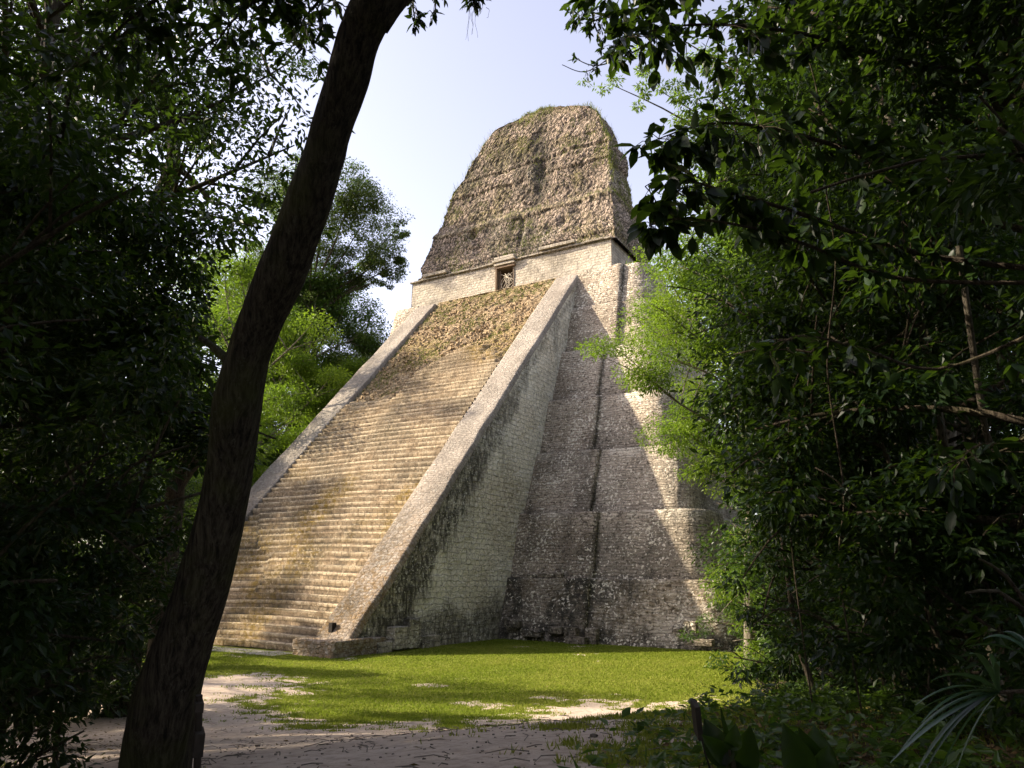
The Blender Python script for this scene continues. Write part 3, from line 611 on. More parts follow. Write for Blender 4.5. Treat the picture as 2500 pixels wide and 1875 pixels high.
cms = sst(.52, .66, fbm(Qc[..., 0]*.4, zc_*.4, Qc[..., 1]*.4, 4, 87)) + np.exp(-((zc_-43.6)/.5)**2) + .5*sst(56, 58, zc_)
cpl = .9*sst(.58, .7, fbm(Qc[..., 0]*.5, zc_*.35, 1, 4, 89))*np.exp(-((Qc[..., 0]-1.5)/4)**2) + .7*sst(10.6, 11.6, Qc[..., 0])*sst(44.5, 45.5, zc_)*(1-sst(47.5, 49, zc_))
comb = grid('roof_comb', Qc, MT['comb'], pyr, {'stain': np.clip(cst, 0, 1), 'moss': np.clip(cms, 0, 1)*.8, 'pale': np.clip(cpl, 0, 1)}, UVc, flip=False)
SURF = Q  # for the weeds

# ------------------------------------------------------------------ blades, weeds, leaves
def blades(base, h, w, rs, lean=.5, seg=1):
    """pointed two-triangle blades standing on the base points"""
    n = len(base); a = rs.uniform(0, 2*np.pi, n); side = np.stack([np.cos(a), np.sin(a), 0*a], -1); b = rs.uniform(0, 2*np.pi, n)
    ln = rs.uniform(0, lean, n)*h; tip = base+np.stack([np.cos(b)*ln, np.sin(b)*ln, h], -1)
    mid = base*.5+tip*.5; mid[:, 2] += h*.08
    w = np.broadcast_to(w, (n,))[:, None]
    V = np.stack([base-side*w*.5, base+side*w*.5, mid+side*w*.4, tip], 1).reshape(-1, 3)
    return V, np.arange(4*n).reshape(n, 4), np.repeat(rs.rand(n), 4)
rs = np.random.RandomState(11)
N = 640000
d = np.sqrt(rs.rand(N))*44; d = rs.uniform(5, 60, N)**1.0; ang = rs.uniform(YAW-.62, YAW+.62, N)
X, Y_g = CAM[0]-np.sin(ang)*d, CAM[1]+np.cos(ang)*d
ok = (Y_g < 16) & ~((X < 10.4) & (Y_g > -.3) & (X > -10.4)) ; X, Y_g, d = X[ok], Y_g[ok], d[ok]
gmv = grass_mask(X, Y_g)*(1-forest_floor(X, Y_g)*.85); ok = rs.rand(len(X)) < np.clip(gmv*1.2-.12+.06*(fbm(X*3, Y_g*3, 0, 2, 4) > .62), 0, 1); X, Y_g, d = X[ok], Y_g[ok], d[ok]
gz = ground_h(X, Y_g)
V, F, rn = blades(np.stack([X, Y_g, gz-.01], -1), (.035+.05*rs.rand(len(X)))*(.8+.5*fbm(X*.8, Y_g*.8, 0, 3, 4)), .010+.0009*d, rs, .9)
tn = np.repeat(np.clip(-.1+1.3*fbm(X*.35, Y_g*.35, 3, 5, 14)+.25*(fbm(X*2, Y_g*2, 3, 3, 15)-.5), 0, 1), 4)
gr = link('grass', new_mesh('grass', V, F, MT['blade'], {'rnd': np.clip(rn*.4+tn*.6, 0, 1)}, smooth=False)); tag(gr, 'short green lawn grass around the foot of the pyramid', 'grass', kind='stuff')

# weeds on the roof comb and the rubble slope
pts = []
Sf = SURF[:, :270].reshape(-1, 3); mz = Sf[:, 2]
wgt = np.exp(-((mz-43.9)/.45)**2)*1.5*sst(.45, .6, fbm(Sf[:, 0]*.4, 0*mz, 3, 3, 5)) + .9*sst(56, 58, mz)*sst(.4, .6, fbm(Sf[:, 0]*.7, 0*mz, 1, 3, 6)) + .9*sst(.60, .70, fbm(Sf[:, 0]*.45, mz*.45, Sf[:, 1]*.3, 4, 45)) + .10
idx = rs.choice(len(Sf), 15000, p=wgt/wgt.sum()); b = Sf[idx]+rs.normal(0, .06, (len(idx), 3))
V1, F1, r1_ = blades(b, rs.uniform(.12, .42, len(b)), .03, rs, .9)
lft = SURF[100:, 0][rs.randint(0, 50, 400)]; ti = rs.randint(60, 150, 900); tj = rs.choice([0, 1, 2, 3, 198, 199, 200, 202, 205, 230, 260], 900)
b2 = SURF[ti, tj]+rs.normal(0, .1, (900, 3)); V2, F2, r2_ = blades(b2, rs.uniform(.3, .9, 900), .035, rs, .7)
V = np.concatenate([V1, V2]); F = np.concatenate([F1, F2+len(V1)])
wd_ = link('roof_weeds', new_mesh('roof_weeds', V, F, MT['weed'], {'rnd': np.r_[r1_, r2_]}, smooth=False)); tag(wd_, 'dry grass and small weeds growing on the ruined roof comb', 'weeds', kind='stuff')
x = rs.uniform(-7.4, 7.4, 26000); z = rs.uniform(17, 33.3, 26000); kk = (z > np.interp(x, bx, bz)+.2) & (fbm(x*.5, z*.5, 2, 4, 46) > .45); x, z = x[kk], z[kk]
V, F, rn = blades(np.stack([x, YS0+z/SL+.0, z], -1), rs.uniform(.08, .26, len(x)), .03, rs, 1.)
w2 = link('slope_weeds', new_mesh('slope_weeds', V, F, MT['weed'], {'rnd': rn}, smooth=False)); tag(w2, 'yellowish moss and dry weeds among the rubble of the upper stairs', 'weeds', kind='stuff')

def leaves(C, D, L, W, rs, fold=.25):
    """kite-shaped leaves: C stalk points, D directions, L length, W width ratio"""
    n = len(C); D = D/(np.linalg.norm(D, axis=1)[:, None]+1e-9); L = np.broadcast_to(L, (n,))[:, None]
    r = rs.normal(0, 1, (n, 3)); r[:, 2] = r[:, 2]*.45; up = np.array([0, 0, 1.])+r*.55
    s_ = np.cross(D, up); s_ /= np.linalg.norm(s_, axis=1)[:, None]+1e-9; nn = np.cross(s_, D)
    V = np.stack([C, C+D*L*.42+s_*L*W*.5+nn*L*fold*.12, C+D*L-nn*L*.10, C+D*L*.42-s_*L*W*.5+nn*L*fold*.12], 1)
    return V.reshape(-1, 3), np.arange(4*n).reshape(n, 4), np.repeat(rs.rand(n), 4)
def leaves6(C, D, L, W, rs):
    """finer leaves for near branches: a folded blade with six outline points and a midrib"""
    n = len(C); D = D/(np.linalg.norm(D, axis=1)[:, None]+1e-9); L = np.broadcast_to(L, (n,))[:, None]
    r = rs.normal(0, 1, (n, 3)); up = np.array([0, 0, 1.])+r*.45
    s_ = np.cross(D, up); s_ /= np.linalg.norm(s_, axis=1)[:, None]+1e-9; nn = np.cross(s_, D); droop = L*.12
    def pt(t, w, f): return C+D*L*t+s_*L*W*w+nn*L*f-nn*droop*t*t
    V = np.stack([pt(0, 0, 0), pt(.25, .40, .05), pt(.6, .46, .05), pt(.85, .2, .02), pt(1, 0, 0), pt(.85, -.2, .02), pt(.6, -.46, .05), pt(.25, -.40, .05), pt(.3, 0, 0), pt(.65, 0, 0)], 1)
    q = np.array([[0, 1, 8, 8], [1, 2, 9, 8], [2, 3, 4, 9], [0, 8, 8, 7], [8, 9, 6, 7], [9, 4, 5, 6]])
    F = [[0, 1, 8, 7], [1, 2, 9, 8], [2, 3, 4, 9], [8, 9, 6, 7], [9, 4, 5, 6]]
    F = (np.array(F)[None]+10*np.arange(n)[:, None, None]).reshape(-1, 4)
    return V.reshape(-1, 3), F, np.repeat(rs.rand(n), 10)

def make_tree(seed, H, R, z0, n_limb, n_clump, n_leaf, leaf, lw=.42, trunk_r=.28, flat=.55, clump_r=1.0, lean=.06, top=1., droop=.35, bend=.5, kt=8, clumpmix=.7):
    """returns trunk mesh data and crown mesh data of a tree standing at the origin"""
    rs = np.random.RandomState(seed); mb = MB()
    ctrl = [np.array([0, 0, -.3])]; p = np.array([0, 0, 0.]); dr_ = np.array([rs.normal()*lean, rs.normal()*lean, 1.]); ns = 7
    for i in range(ns):
        p = p + dr_*H*.86/ns; dr_ = dr_+rs.normal(0, .07*bend, 3)*[1, 1, 0]; ctrl.append(p.copy())
    tr = spline(ctrl, 26); tt = np.linspace(0, 1, 26); rad = trunk_r*(1-.82*tt)*(1+.7*np.exp(-tt*24)); mb.tube(tr, rad, kt+2, .16, seed)
    anchors = []
    for i in range(n_limb):
        f = z0 + (1-z0)*((i+.5)/n_limb)**.9; q = tr[int(min(f, .97)*25)]
        a = i*2.4+rs.normal()*.35; el = (.15+.75*f)*rs.uniform(.6, 1.25)-droop*.3
        prof_ = math.sin(math.pi*min(1, max(.06, (f-z0)/(1.02-z0)))**.8)*.65+.35*(1-f)+.18
        Lb = R*min(1.05, prof_)*rs.uniform(.75, 1.2); d_ = np.array([math.cos(a)*math.cos(el), math.sin(a)*math.cos(el), math.sin(el)])
        c_ = [q]; 
        for j in range(4): d_ = d_+rs.normal(0, .16, 3)+[0, 0, .04]; d_ /= np.linalg.norm(d_); c_.append(c_[-1]+d_*Lb/4)
        lb = spline(c_, 10); r0_ = trunk_r*(1-.8*f)*.55+.015; mb.tube(lb, np.linspace(r0_, .015, 10), max(4, kt-3))
        anchors += [(lb[k_], .6+.4*k_/9) for k_ in range(4, 10)]
        for j in range(5):
            k_ = rs.randint(3, 9); d2 = d_+rs.normal(0, .75, 3); d2 /= np.linalg.norm(d2); l2 = Lb*rs.uniform(.25, .5)
            sb = spline([lb[k_], lb[k_]+d2*l2*.5+[0, 0, .1], lb[k_]+d2*l2], 5); mb.tube(sb, np.linspace(r0_*.4, .01, 5), 4); anchors += [(sb[k2], 1.) for k2 in (2, 3, 4)]
    for k_ in range(3): anchors.append((tr[-1]+rs.normal(0, .4, 3), 1.))
    wts = np.array([a_[1] for a_ in anchors]); wts /= wts.sum(); A = np.array([a_[0] for a_ in anchors])
    ci = rs.choice(len(A), n_clump, p=wts); cc = A[ci]+rs.normal(0, .35*clump_r, (n_clump, 3)); cr = clump_r*rs.uniform(.45, 1.25, n_clump)
    per = rs.choice(n_clump, n_leaf, p=cr**2/(cr**2).sum()); dirs = rs.normal(0, 1, (n_leaf, 3)); dirs /= np.linalg.norm(dirs, axis=1)[:, None]
    rad_ = cr[per]*rs.rand(n_leaf)**.45; pos = cc[per]+dirs*rad_[:, None]*[1, 1, flat]
    D = dirs*[1, 1, .4]+rs.normal(0, .5, (n_leaf, 3))+[0, 0, -droop]
    V, F, rn = leaves(pos, D, leaf*rs.uniform(.6, 1.25, n_leaf), lw, rs)
    tint = rs.rand(n_clump)[per]; rn = np.clip(.45*rn+.55*np.repeat(tint, 4), 0, 1)
    return (np.concatenate(mb.v), mb.f), (V, F, rn)
PROTO = {}
def proto(key, leafm, barkm, *a, **k):
    (tv, tf), (V, F, rn) = make_tree(*a, **k)
    tm = new_mesh('trunk', tv, tf, MT[barkm], smooth=True); cm = new_mesh('crown', V, F, MT[leafm], {'rnd': rn}, smooth=False)
    PROTO[key] = (tm, cm)
def variant(key, src, leafm):
    """the same crown shape in another leaf colour"""
    tm, cm = PROTO[src]; c2 = cm.copy(); c2.materials.clear(); c2.materials.append(MT[leafm]); PROTO[key] = (tm, c2)
proto('tallA', 'leaf_mid', 'bark', 1, 24, 7.5, .42, 16, 210, 52000, .21, trunk_r=.38, clump_r=1.25)
proto('tallB', 'leaf_olive', 'bark_pale', 2, 24, 7., .38, 15, 190, 54000, .19, trunk_r=.34, clump_r=1.2, bend=1.)
proto('fullA', 'leaf_mid', 'bark', 3, 14, 4.2, .05, 22, 250, 60000, .14, trunk_r=.16, clump_r=.85)
proto('fullB', 'leaf_bright', 'bark_pale', 4, 14, 4.4, .04, 24, 260, 62000, .14, lw=.38, trunk_r=.15, clump_r=.85, droop=.6)
proto('bushA', 'leaf_mid', 'bark', 5, 3.6, 1.9, .02, 14, 90, 9000, .13, trunk_r=.04, clump_r=.42)
proto('bushB', 'leaf_shaded', 'bark', 6, 3.2, 2.1, .02, 14, 80, 6500, .16, lw=.5, trunk_r=.035, clump_r=.42)
proto('sapling', 'leaf_shaded', 'bark', 7, 8, 2.6, .25, 14, 90, 8500, .17, lw=.45, trunk_r=.055, clump_r=.55, bend=1.6)
proto('nearfull', 'leaf_shaded', 'bark', 8, 9, 3.3, .12, 20, 170, 28000, .13, lw=.45, trunk_r=.09, clump_r=.6, bend=1.3)
def sparse(key, src, frac):
    tm, cm = PROTO[src]; n = int(len(cm.polygons)*frac); co = np.zeros(len(cm.vertices)*3, np.float32); cm.vertices.foreach_get('co', co)
    r_ = np.zeros(len(cm.vertices), np.float32); cm.attributes['rnd'].data.foreach_get('value', r_)
    PROTO[key] = (tm, new_mesh('crown', co.reshape(-1, 3)[:4*n], np.arange(4*n).reshape(n, 4), cm.materials[0], {'rnd': r_[:4*n]}, smooth=False))
proto('highB', 'leaf_bright', 'bark_pale', 14, 14, 4.3, .42, 20, 260, 80000, .095, lw=.42, trunk_r=.15, clump_r=.8, droop=.5)
variant('tallD', 'tallA', 'leaf_shaded'); variant('tallC', 'tallB', 'leaf_bright'); variant('fullD', 'fullA', 'leaf_shaded'); variant('fullM', 'fullB', 'leaf_mid'); variant('tallM', 'tallB', 'leaf_mid'); proto('giant', 'leaf_giant', 'bark_pale', 23, 24, 8.2, .42, 22, 150, 62000, .20, lw=.5, trunk_r=.40, clump_r=1.0, bend=1., flat=.45)
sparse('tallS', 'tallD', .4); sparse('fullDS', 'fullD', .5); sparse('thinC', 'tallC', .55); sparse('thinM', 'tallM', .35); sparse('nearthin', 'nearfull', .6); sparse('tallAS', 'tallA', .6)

def tree(name, key, pos, s=1., rz=0., label='', cat='tree', group=None, sz=None, tilt=(0, 0)):
    r = empty(name, pos, rz, label=label, cat=cat, group=group); r.scale = (s, s, sz or s); r.rotation_euler = (tilt[0], tilt[1], rz)
    tm, cm = PROTO[key]; link('trunk', tm, r); link('crown', cm, r); return r
# ------------------------------------------------------------------ the leaning trunk in front, left
rs = np.random.RandomState(21)
CL = [(2100, 285, 470), (1875, 297, 463), (1698, 328, 488), (1543, 389, 528), (1389, 443, 571), (1248, 485, 599), (1122, 508, 620), (995, 517, 637), (869, 553, 658), (771, 586, 699), (675, 622, 747), (579, 663, 781), (482, 699, 815), (386, 738, 841), (289, 767, 868), (193, 796, 902), (96, 820, 931), (0, 863, 984)]
DZ = 6.5; ctr = [P((l+r)/2, v, DZ) for v, l, r in CL]; rad = [(r-l)/2/FPX*DZ*.98 for v, l, r in CL]
for i in range(len(rad)):
    t_ = ctr[min(len(rad)-1, i+1)]-ctr[max(0, i-1)]; t_ = t_/np.linalg.norm(t_); rad[i] *= math.sqrt(max(.5, 1-(t_@RT)**2))
ctr.insert(0, ctr[0]+(ctr[0]-ctr[1])*1.1); rad.insert(0, rad[0]*1.25)
up1 = ctr[-1]+np.array([.25, .3, .75]); up2 = up1+np.array([.5, .4, 1.6]); up3 = up2+np.array([.2, .6, 2.2]); ctr += [up1, up2, up3]; rad += [rad[-1]*.95, rad[-1]*.75, rad[-1]*.5]
B0 = ctr[0]; g0 = float(ground_h(B0[0], B0[1]))
lt = empty('leaning_tree', (B0[0], B0[1], g0), label='big dark trunk leaning to the right across the left foreground', cat='tree'); off = np.array([B0[0], B0[1], g0])
ctr_s = spline(ctr, 150); rad_s = np.interp(np.linspace(0, 1, 150), np.linspace(0, 1, len(rad)), rad)
V, F = tube(ctr_s-off, rad_s, 40, .07, 5)
th_ = np.tile(np.linspace(0, 2*np.pi, 40, endpoint=False), 150); ii = np.repeat(np.arange(150), 40)
rid = np.abs(np.sin(th_*9+3*fbm(np.cos(th_)*2, ii*.08, np.sin(th_)*2, 3, 4)+ii*.05)); Cn = (ctr_s-off)[ii]; V = Cn+(V-Cn)*(1+.045*rid[:, None]-.02)
link('trunk', new_mesh('trunk', V, F, MT['bark_big']), lt)
def limb(parent, pts, r0, r1, name='limb', mat='bark_big', k=8, n=16, bump=.15):
    o_ = np.array(parent.location); s_ = spline(np.array(pts)-o_, n); V, F = tube(s_, np.linspace(r0, r1, n), k, bump, 3)
    return link(name, new_mesh(name, V, F, MT[mat]), parent)
limb(lt, [P(600, 925, 6.5), P(560, 885, 6.6), P(525, 850, 6.8), P(489, 825, 7.0)], .06, .025)
limb(lt, [P(930, 60, 6.5), P(985, -5, 6.6), P(1060, -50, 6.8), P(1200, -110, 7.2)], .09, .03)
limb(lt, [P(960, -90, 6.5), P(850, -130, 6.6), P(700, -150, 6.6), P(560, -140, 6.4)], .07, .03)
def spray(pts, n_tw, n_lf, L, W, rs, spread=.35, hang=.5, whorl=True, depthfade=None):
    """leafy twigs along a branch: returns leaf mesh pieces and twig tubes"""
    pts = spline(pts, 24); C = []; D = []; tw = []
    for i in range(n_tw):
        k = rs.randint(3, 24); a = pts[k]; d_ = rs.normal(0, 1, 3)*[1, 1, .7]-[0, 0, hang]; d_ /= np.linalg.norm(d_); l_ = spread*rs.uniform(.4, 1.3)
        b = a+d_*l_; tw.append((a, a+d_*l_*.5+[0, 0, .03], b))
        m_ = max(2, int(n_lf*rs.uniform(.6, 1.4)))
        for j in range(m_):
            t = 1-abs(rs.normal(0, .3)); t = max(.1, t); C.append(a+(b-a)*t); dd = d_+rs.normal(0, .75, 3)-[0, 0, hang*.7]; D.append(dd)
    return np.array(C), np.array(D), tw
def leafy(parent, name, branches, mat, L, W, rs, label=None, twigmat='bark', fine=True, **k):
    o_ = np.array(parent.location); Cs = []; Ds = []; mb = MB()
    for (pts, n_tw, n_lf, sp, hg, r0) in branches:
        C, D, tw = spray(pts, n_tw, n_lf, L, W, rs, sp, hg); Cs.append(C); Ds.append(D)
        mb.tube(spline(pts, 20)-o_, np.linspace(r0, .004, 20), 6)
        for a, b, c in tw: mb.tube(np.array([a, b, c])-o_, [.005, .004, .002], 4)
    C = np.concatenate(Cs)-o_; D = np.concatenate(Ds); V, F, rn = (leaves6 if fine else leaves)(C, D, L*rs.uniform(.6, 1.2, len(C)), W, rs)
    lo = link(name, new_mesh(name, V, F, MT[mat], {'rnd': rn}, smooth=True), parent); tw_ = mb.build('twigs', MT[twigmat], parent)
    if label: lo['label'] = label
    return lo
leafy(lt, 'foliage', [
    ([P(960, -40, 6.7), P(1000, -10, 6.9), P(1010, 30, 7.), P(1016, 62, 7.)], 11, 6, .13, 1.1, .012),
    ([P(1040, -50, 6.8), P(1060, -10, 6.9), P(1063, 20, 6.9), P(1055, 36, 7.)], 6, 4, .10, 1.2, .01),
    ([P(1080, -60, 6.9), P(1085, -20, 6.9), P(1086, 8, 6.9)], 5, 3, .1, 1.0, .01)], 'leaf_shaded', .105, .34, rs)
leafy(lt, 'foliage', [
    ([P(820, -60, 6.6), P(780, 0, 6.7), P(740, 50, 6.8), P(720, 110, 6.9)], 36, 7, .3, .5, .02),
    ([P(720, -150, 6.6), P(640, -20, 6.5), P(560, 60, 6.5), P(500, 150, 6.4)], 60, 8, .4, .4, .02),
    ([P(560, -140, 6.4), P(420, -30, 6.2), P(300, 60, 6.1), P(200, 160, 6.)], 80, 8, .5, .4, .02),
    ([P(800, -100, 6.6), P(700, -200, 6.4), P(300, -260, 5.5), P(0, -300, 5.)], 120, 9, .7, .3, .02),
    ([P(1000, -300, 6.6), P(1300, -420, 6.4), P(1500, -480, 6.), P(1800, -520, 5.)], 90, 9, .6, .3, .02)], 'leaf_shaded', .13, .4, rs)
# clump of an air plant hanging from the branch above, with trailing roots
ep = empty('air_plant', P(1158, -5, 6.9), label='dark air plant with thin trailing roots hanging into the sky from the leaning tree', cat='plant')
eo = np.array(ep.location); n = 46; D = rs.normal(0, 1, (n, 3))*[1, 1, .5]-[0, 0, .9]; C = rs.normal(0, .035, (n, 3))+[0, 0, .03]
V, F, rn = leaves6(C, D, rs.uniform(.09, .16, n), .26, rs); link('foliage', new_mesh('foliage', V, F, MT['leaf_shaded'], {'rnd': rn}), ep)
mb = MB()
for i in range(26):
    a = rs.normal(0, .035, 3)-[0, 0, .04]; l_ = rs.uniform(.04, .14) if i > 4 else rs.uniform(.25, .42); q = [a]
    for j in range(6): q.append(q[-1]+np.array([rs.normal(0, .010), rs.normal(0, .010), -l_/6]))
    mb.tube(q, np.linspace(.0022, .0012, 7), 4)
mb.build('roots', MT['bark'], ep)
limb(ep, [P(1158, 0, 6.9), P(1165, -60, 6.95), P(1150, -110, 7.1)], .03, .03, 'branch', 'bark')

# ------------------------------------------------------------------ big-leaved near tree, right
rs = np.random.RandomState(31)
b_ = at(2760, 7.6); nt_ = empty('large_leaved_tree', b_, label='near tree with big dark hanging leaves reaching in from the upper right', cat='tree')
tk = [b_-[0, 0, .3], b_+[.05, .1, 2.], b_+[.0, .05, 4.], b_+[-.1, 0, 6.], b_+[-.2, .1, 8.5], b_+[-.1, .3, 11.]]
limb(nt_, tk, .17, .07, 'trunk', 'bark', 12, 24)
J = lambda z: np.array(b_)+[-.05, .05, z]
LB = [([J(4.6), P(2250, 420, 7.2), P(1950, 330, 6.9), P(1750, 300, 6.7), P(1590, 345, 6.5)], 84, 6, .34, .55, .035),
      ([J(4.0), P(2250, 620, 7.0), P(1950, 520, 6.6), P(1780, 470, 6.4), P(1640, 432, 6.3), P(1575, 455, 6.3)], 62, 6, .26, .7, .03),
      ([J(3.9), P(2200, 680, 6.8), P(1950, 590, 6.5), P(1780, 545, 6.3), P(1640, 535, 6.2), P(1585, 552, 6.2)], 34, 6, .17, .8, .022),
      ([J(6.0), P(2250, 160, 7.6), P(1950, 80, 7.4), P(1700, 60, 7.2), P(1530, 90, 7.1)], 90, 6, .42, .45, .035),
      ([J(6.6), P(2250, 20, 8.0), P(1950, -40, 7.8), P(1650, -40, 7.6), P(1470, -30, 7.6)], 90, 6, .40, .4, .03),
      ([J(3.6), P(2300, 900, 7.), P(2100, 850, 6.6), P(1960, 820, 6.4), P(1880, 860, 6.3)], 18, 5, .25, .7, .02),
      ([J(2.9), P(2450, 1100, 6.6), P(2380, 1090, 6.2), P(2330, 1150, 6.1)], 22, 5, .3, .6, .02),
      ([J(7.5), P(2400, -100, 7.), P(2300, -250, 5.5), P(2100, -400, 4.4)], 90, 8, .6, .4, .03)]
leafy(nt_, 'foliage', LB, 'leaf_shaded', .195, .46, rs)
# finer twig high in the gap
leafy(nt_, 'twig_leaves', [([P(1640, 60, 8.), P(1560, 120, 8.2), P(1460, 160, 8.3), P(1400, 140, 8.4)], 10, 4, .12, .6, .012),
      ([P(1560, 60, 8.1), P(1500, 130, 8.2), P(1430, 175, 8.3), P(1372, 158, 8.3)], 7, 4, .08, .8, .008),
      ([P(1560, 20, 8.), P(1490, 40, 8.2), P(1440, 50, 8.3), P(1415, 18, 8.4)], 40, 8, .25, .6, .012),
      ([P(1600, 30, 8.), P(1530, 90, 8.2), P(1500, 120, 8.3)], 26, 8, .22, .6, .012)], 'leaf_shaded', .10, .36, rs)

# slender leaning trunks and vines in the right thicket
def pole(name, px, r, label, cat, mat='bark_pale', to_ground=True, top=None, group=None):
    pts = [P(*q) for q in px]
    if to_ground:
        e_ = pts[-1].copy(); z_ = float(ground_h(e_[0], e_[1])); pts.append(np.array([e_[0]+.1, e_[1], z_-.1]))
    base = pts[-1]; o_ = empty(name, (base[0], base[1], base[2]), label=label, cat=cat, group=group)
    return o_, limb(o_, pts[::-1], r*1.2, r*.8, 'trunk' if cat == 'tree' else 'stem', mat, 9, 50, .12)
p1, _ = pole('slender_tree', [(1985, -80, 9.5), (2021, 0, 9.4), (2103, 146, 9.3), (2162, 271, 9.2), (2211, 401, 9.1), (2240, 620, 9.), (2250, 800, 9.), (2287, 981, 9.), (2314, 1130, 9.), (2359, 1252, 9.), (2381, 1374, 9.), (2400, 1500, 9.)], .042, 'slender pale trunk bowing down through the dark thicket on the right', 'tree')
p2, _ = pole('slender_tree', [(2340, 600, 8.), (2400, 1017, 8.), (2427, 1098, 8.), (2477, 1207, 8.), (2499, 1352, 8.), (2520, 1500, 8.)], .04, 'short leaning pale trunk at the right edge of the photo', 'tree')
p3, _ = pole('straight_tree', [(2270, -300, 13), (2268, 0, 13), (2285, 217, 13), (2290, 600, 13), (2310, 1000, 13), (2320, 1400, 13)], .13, 'upright pale trunk near the top right corner behind dark leaves', 'tree')
p4, _ = pole('vine', [(2140, -50, 8.6), (2150, 130, 8.6), (2155, 300, 8.6), (2140, 560, 8.6), (2075, 700, 8.6), (1990, 860, 8.7), (1950, 1100, 8.8), (1930, 1300, 8.9)], .008, 'thin hanging vine slanting through the middle of the right thicket', 'vine', 'bark')
p5, _ = pole('vine', [(1900, -50, 7.8), (1990, 200, 7.9), (2010, 420, 7.9), (2040, 640, 8), (2020, 900, 8.), (2060, 1200, 8.), (2050, 1400, 8.)], .009, 'dark vine hanging between the big leaves, upper right', 'vine', 'bark')
p6, _ = pole('curved_sapling', [(1860, 1050, 14), (1900, 1250, 14), (1925, 1420, 14), (1945, 1563, 14), (1975, 1650, 13.8)], .05, 'thin curved dark stem at the lawn edge on the right', 'sapling', 'bark')
p7, _ = pole('slender_tree', [(2210, 350, 20), (2190, 700, 20), (2200, 1000, 20), (2190, 1300, 20)], .11, 'straight dark trunk seen through the leaves in mid thicket', 'tree', 'bark')
# left: leaning dark log and thin stem
p8, _ = pole('leaning_log', [(600, 980, 13), (508, 1085, 13), (460, 1140, 13), (430, 1190, 13), (420, 1290, 13)], .15, 'dark thick bough slanting behind the leaning trunk', 'tree', 'bark')
p9, _ = pole('thin_sapling', [(190, 1480, 8.5), (172, 1600, 8.5), (158, 1700, 8.5), (138, 1810, 8.4)], .028, 'thin dark stem standing on the bare soil at lower left', 'sapling', 'bark')

# second tree, flared foot on the bare ground behind the leaning trunk
b_ = on_ground(285, 1748); st = empty('flared_tree', b_, label='dark tree with a flared foot and crooked top just left of the leaning trunk', cat='tree')
dd_ = float((b_-CAM)@FW)
pts = [P(285, 1765, dd_), P(300, 1700, dd_), P(315, 1600, dd_), P(310, 1400, dd_), P(290, 1100, dd_), P(262, 850, dd_), P(300, 690, dd_), P(345, 570, dd_-.5), P(395, 470, dd_-.8), P(425, 380, dd_-1), P(400, 250, dd_-1), P(330, 100, dd_-1.2), P(300, -80, dd_-1.4)]
o_ = np.array(st.location); s_ = spline(np.array(pts)-o_, 70); t_ = np.linspace(0, 1, 70)
V, F = tube(s_, .36*(1-.62*t_)*(1+1.3*np.exp(-t_*26)), 20, .22, 8); link('trunk', new_mesh('trunk', V, F, MT['bark_big']), st)
limb(st, [P(415, 420, dd_-1), P(360, 395, dd_-1), P(300, 370, dd_-1.4), P(230, 400, dd_-2)], .10, .03, 'limb', 'bark', 8)
limb(st, [P(420, 400, dd_-1), P(470, 440, dd_-.8), P(520, 495, dd_), P(560, 505, dd_+.5), P(640, 600, dd_+1)], .10, .03, 'limb', 'bark', 8)
limb(st, [P(300, 690, dd_), P(260, 620, dd_-.6), P(180, 560, dd_-1.4)], .12, .03, 'limb', 'bark', 8)
rs = np.random.RandomState(41)
def cloud(parent, name, blobs, mat, leaf, lw, rs, fine=False, dens=1., droop=.4):
    """foliage masses: (centre, radius, leaf count) with clumps inside"""
    o_ = np.array(parent.location); C = []; D = []
    for c, r, n in blobs:
        nc = max(3, int(n/140)); cc = rs.normal(0, 1, (nc, 3)); cc /= np.linalg.norm(cc, axis=1)[:, None]; cc = cc*(rs.rand(nc, 1)**.4)*r; cc[:, 2] *= .75
        per = rs.randint(0, nc, int(n*dens)); dr = rs.normal(0, 1, (len(per), 3)); dr /= np.linalg.norm(dr, axis=1)[:, None]; cr = r*rs.uniform(.16, .38, nc)
        C.append(np.asarray(c)+cc[per]+dr*cr[per][:, None]*(rs.rand(len(per), 1)**.4)*[1, 1, .6]); D.append(dr*[1, 1, .3]+rs.normal(0, .5, dr.shape)-[0, 0, droop])
    C = np.concatenate(C)-o_; D = np.concatenate(D); V, F, rn = (leaves6 if fine else leaves)(C, D, leaf*rs.uniform(.6, 1.25, len(C)), lw, rs)
    return link(name, new_mesh(name, V, F, MT[mat], {'rnd': rn}, smooth=fine), parent)
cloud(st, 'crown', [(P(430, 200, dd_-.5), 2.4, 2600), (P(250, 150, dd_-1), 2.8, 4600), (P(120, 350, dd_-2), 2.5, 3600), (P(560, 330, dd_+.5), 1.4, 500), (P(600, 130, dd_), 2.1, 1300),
                    (P(420, -60, dd_-1), 3.2, 3600), (P(600, 500, dd_+1), 1.1, 500), (P(180, 620, dd_-1.5), 2., 2600), (P(700, 60, dd_+1), 1.7, 800), (P(420, 830, dd_+.5), 1.8, 2600), (P(330, 1000, dd_+.5), 2., 3000), (P(100, 900, dd_-1), 2.2, 3400), (P(420, 700, dd_+1), 1.3, 700)], 'leaf_shaded', .16, .42, rs)

# ------------------------------------------------------------------ forest
T = tree
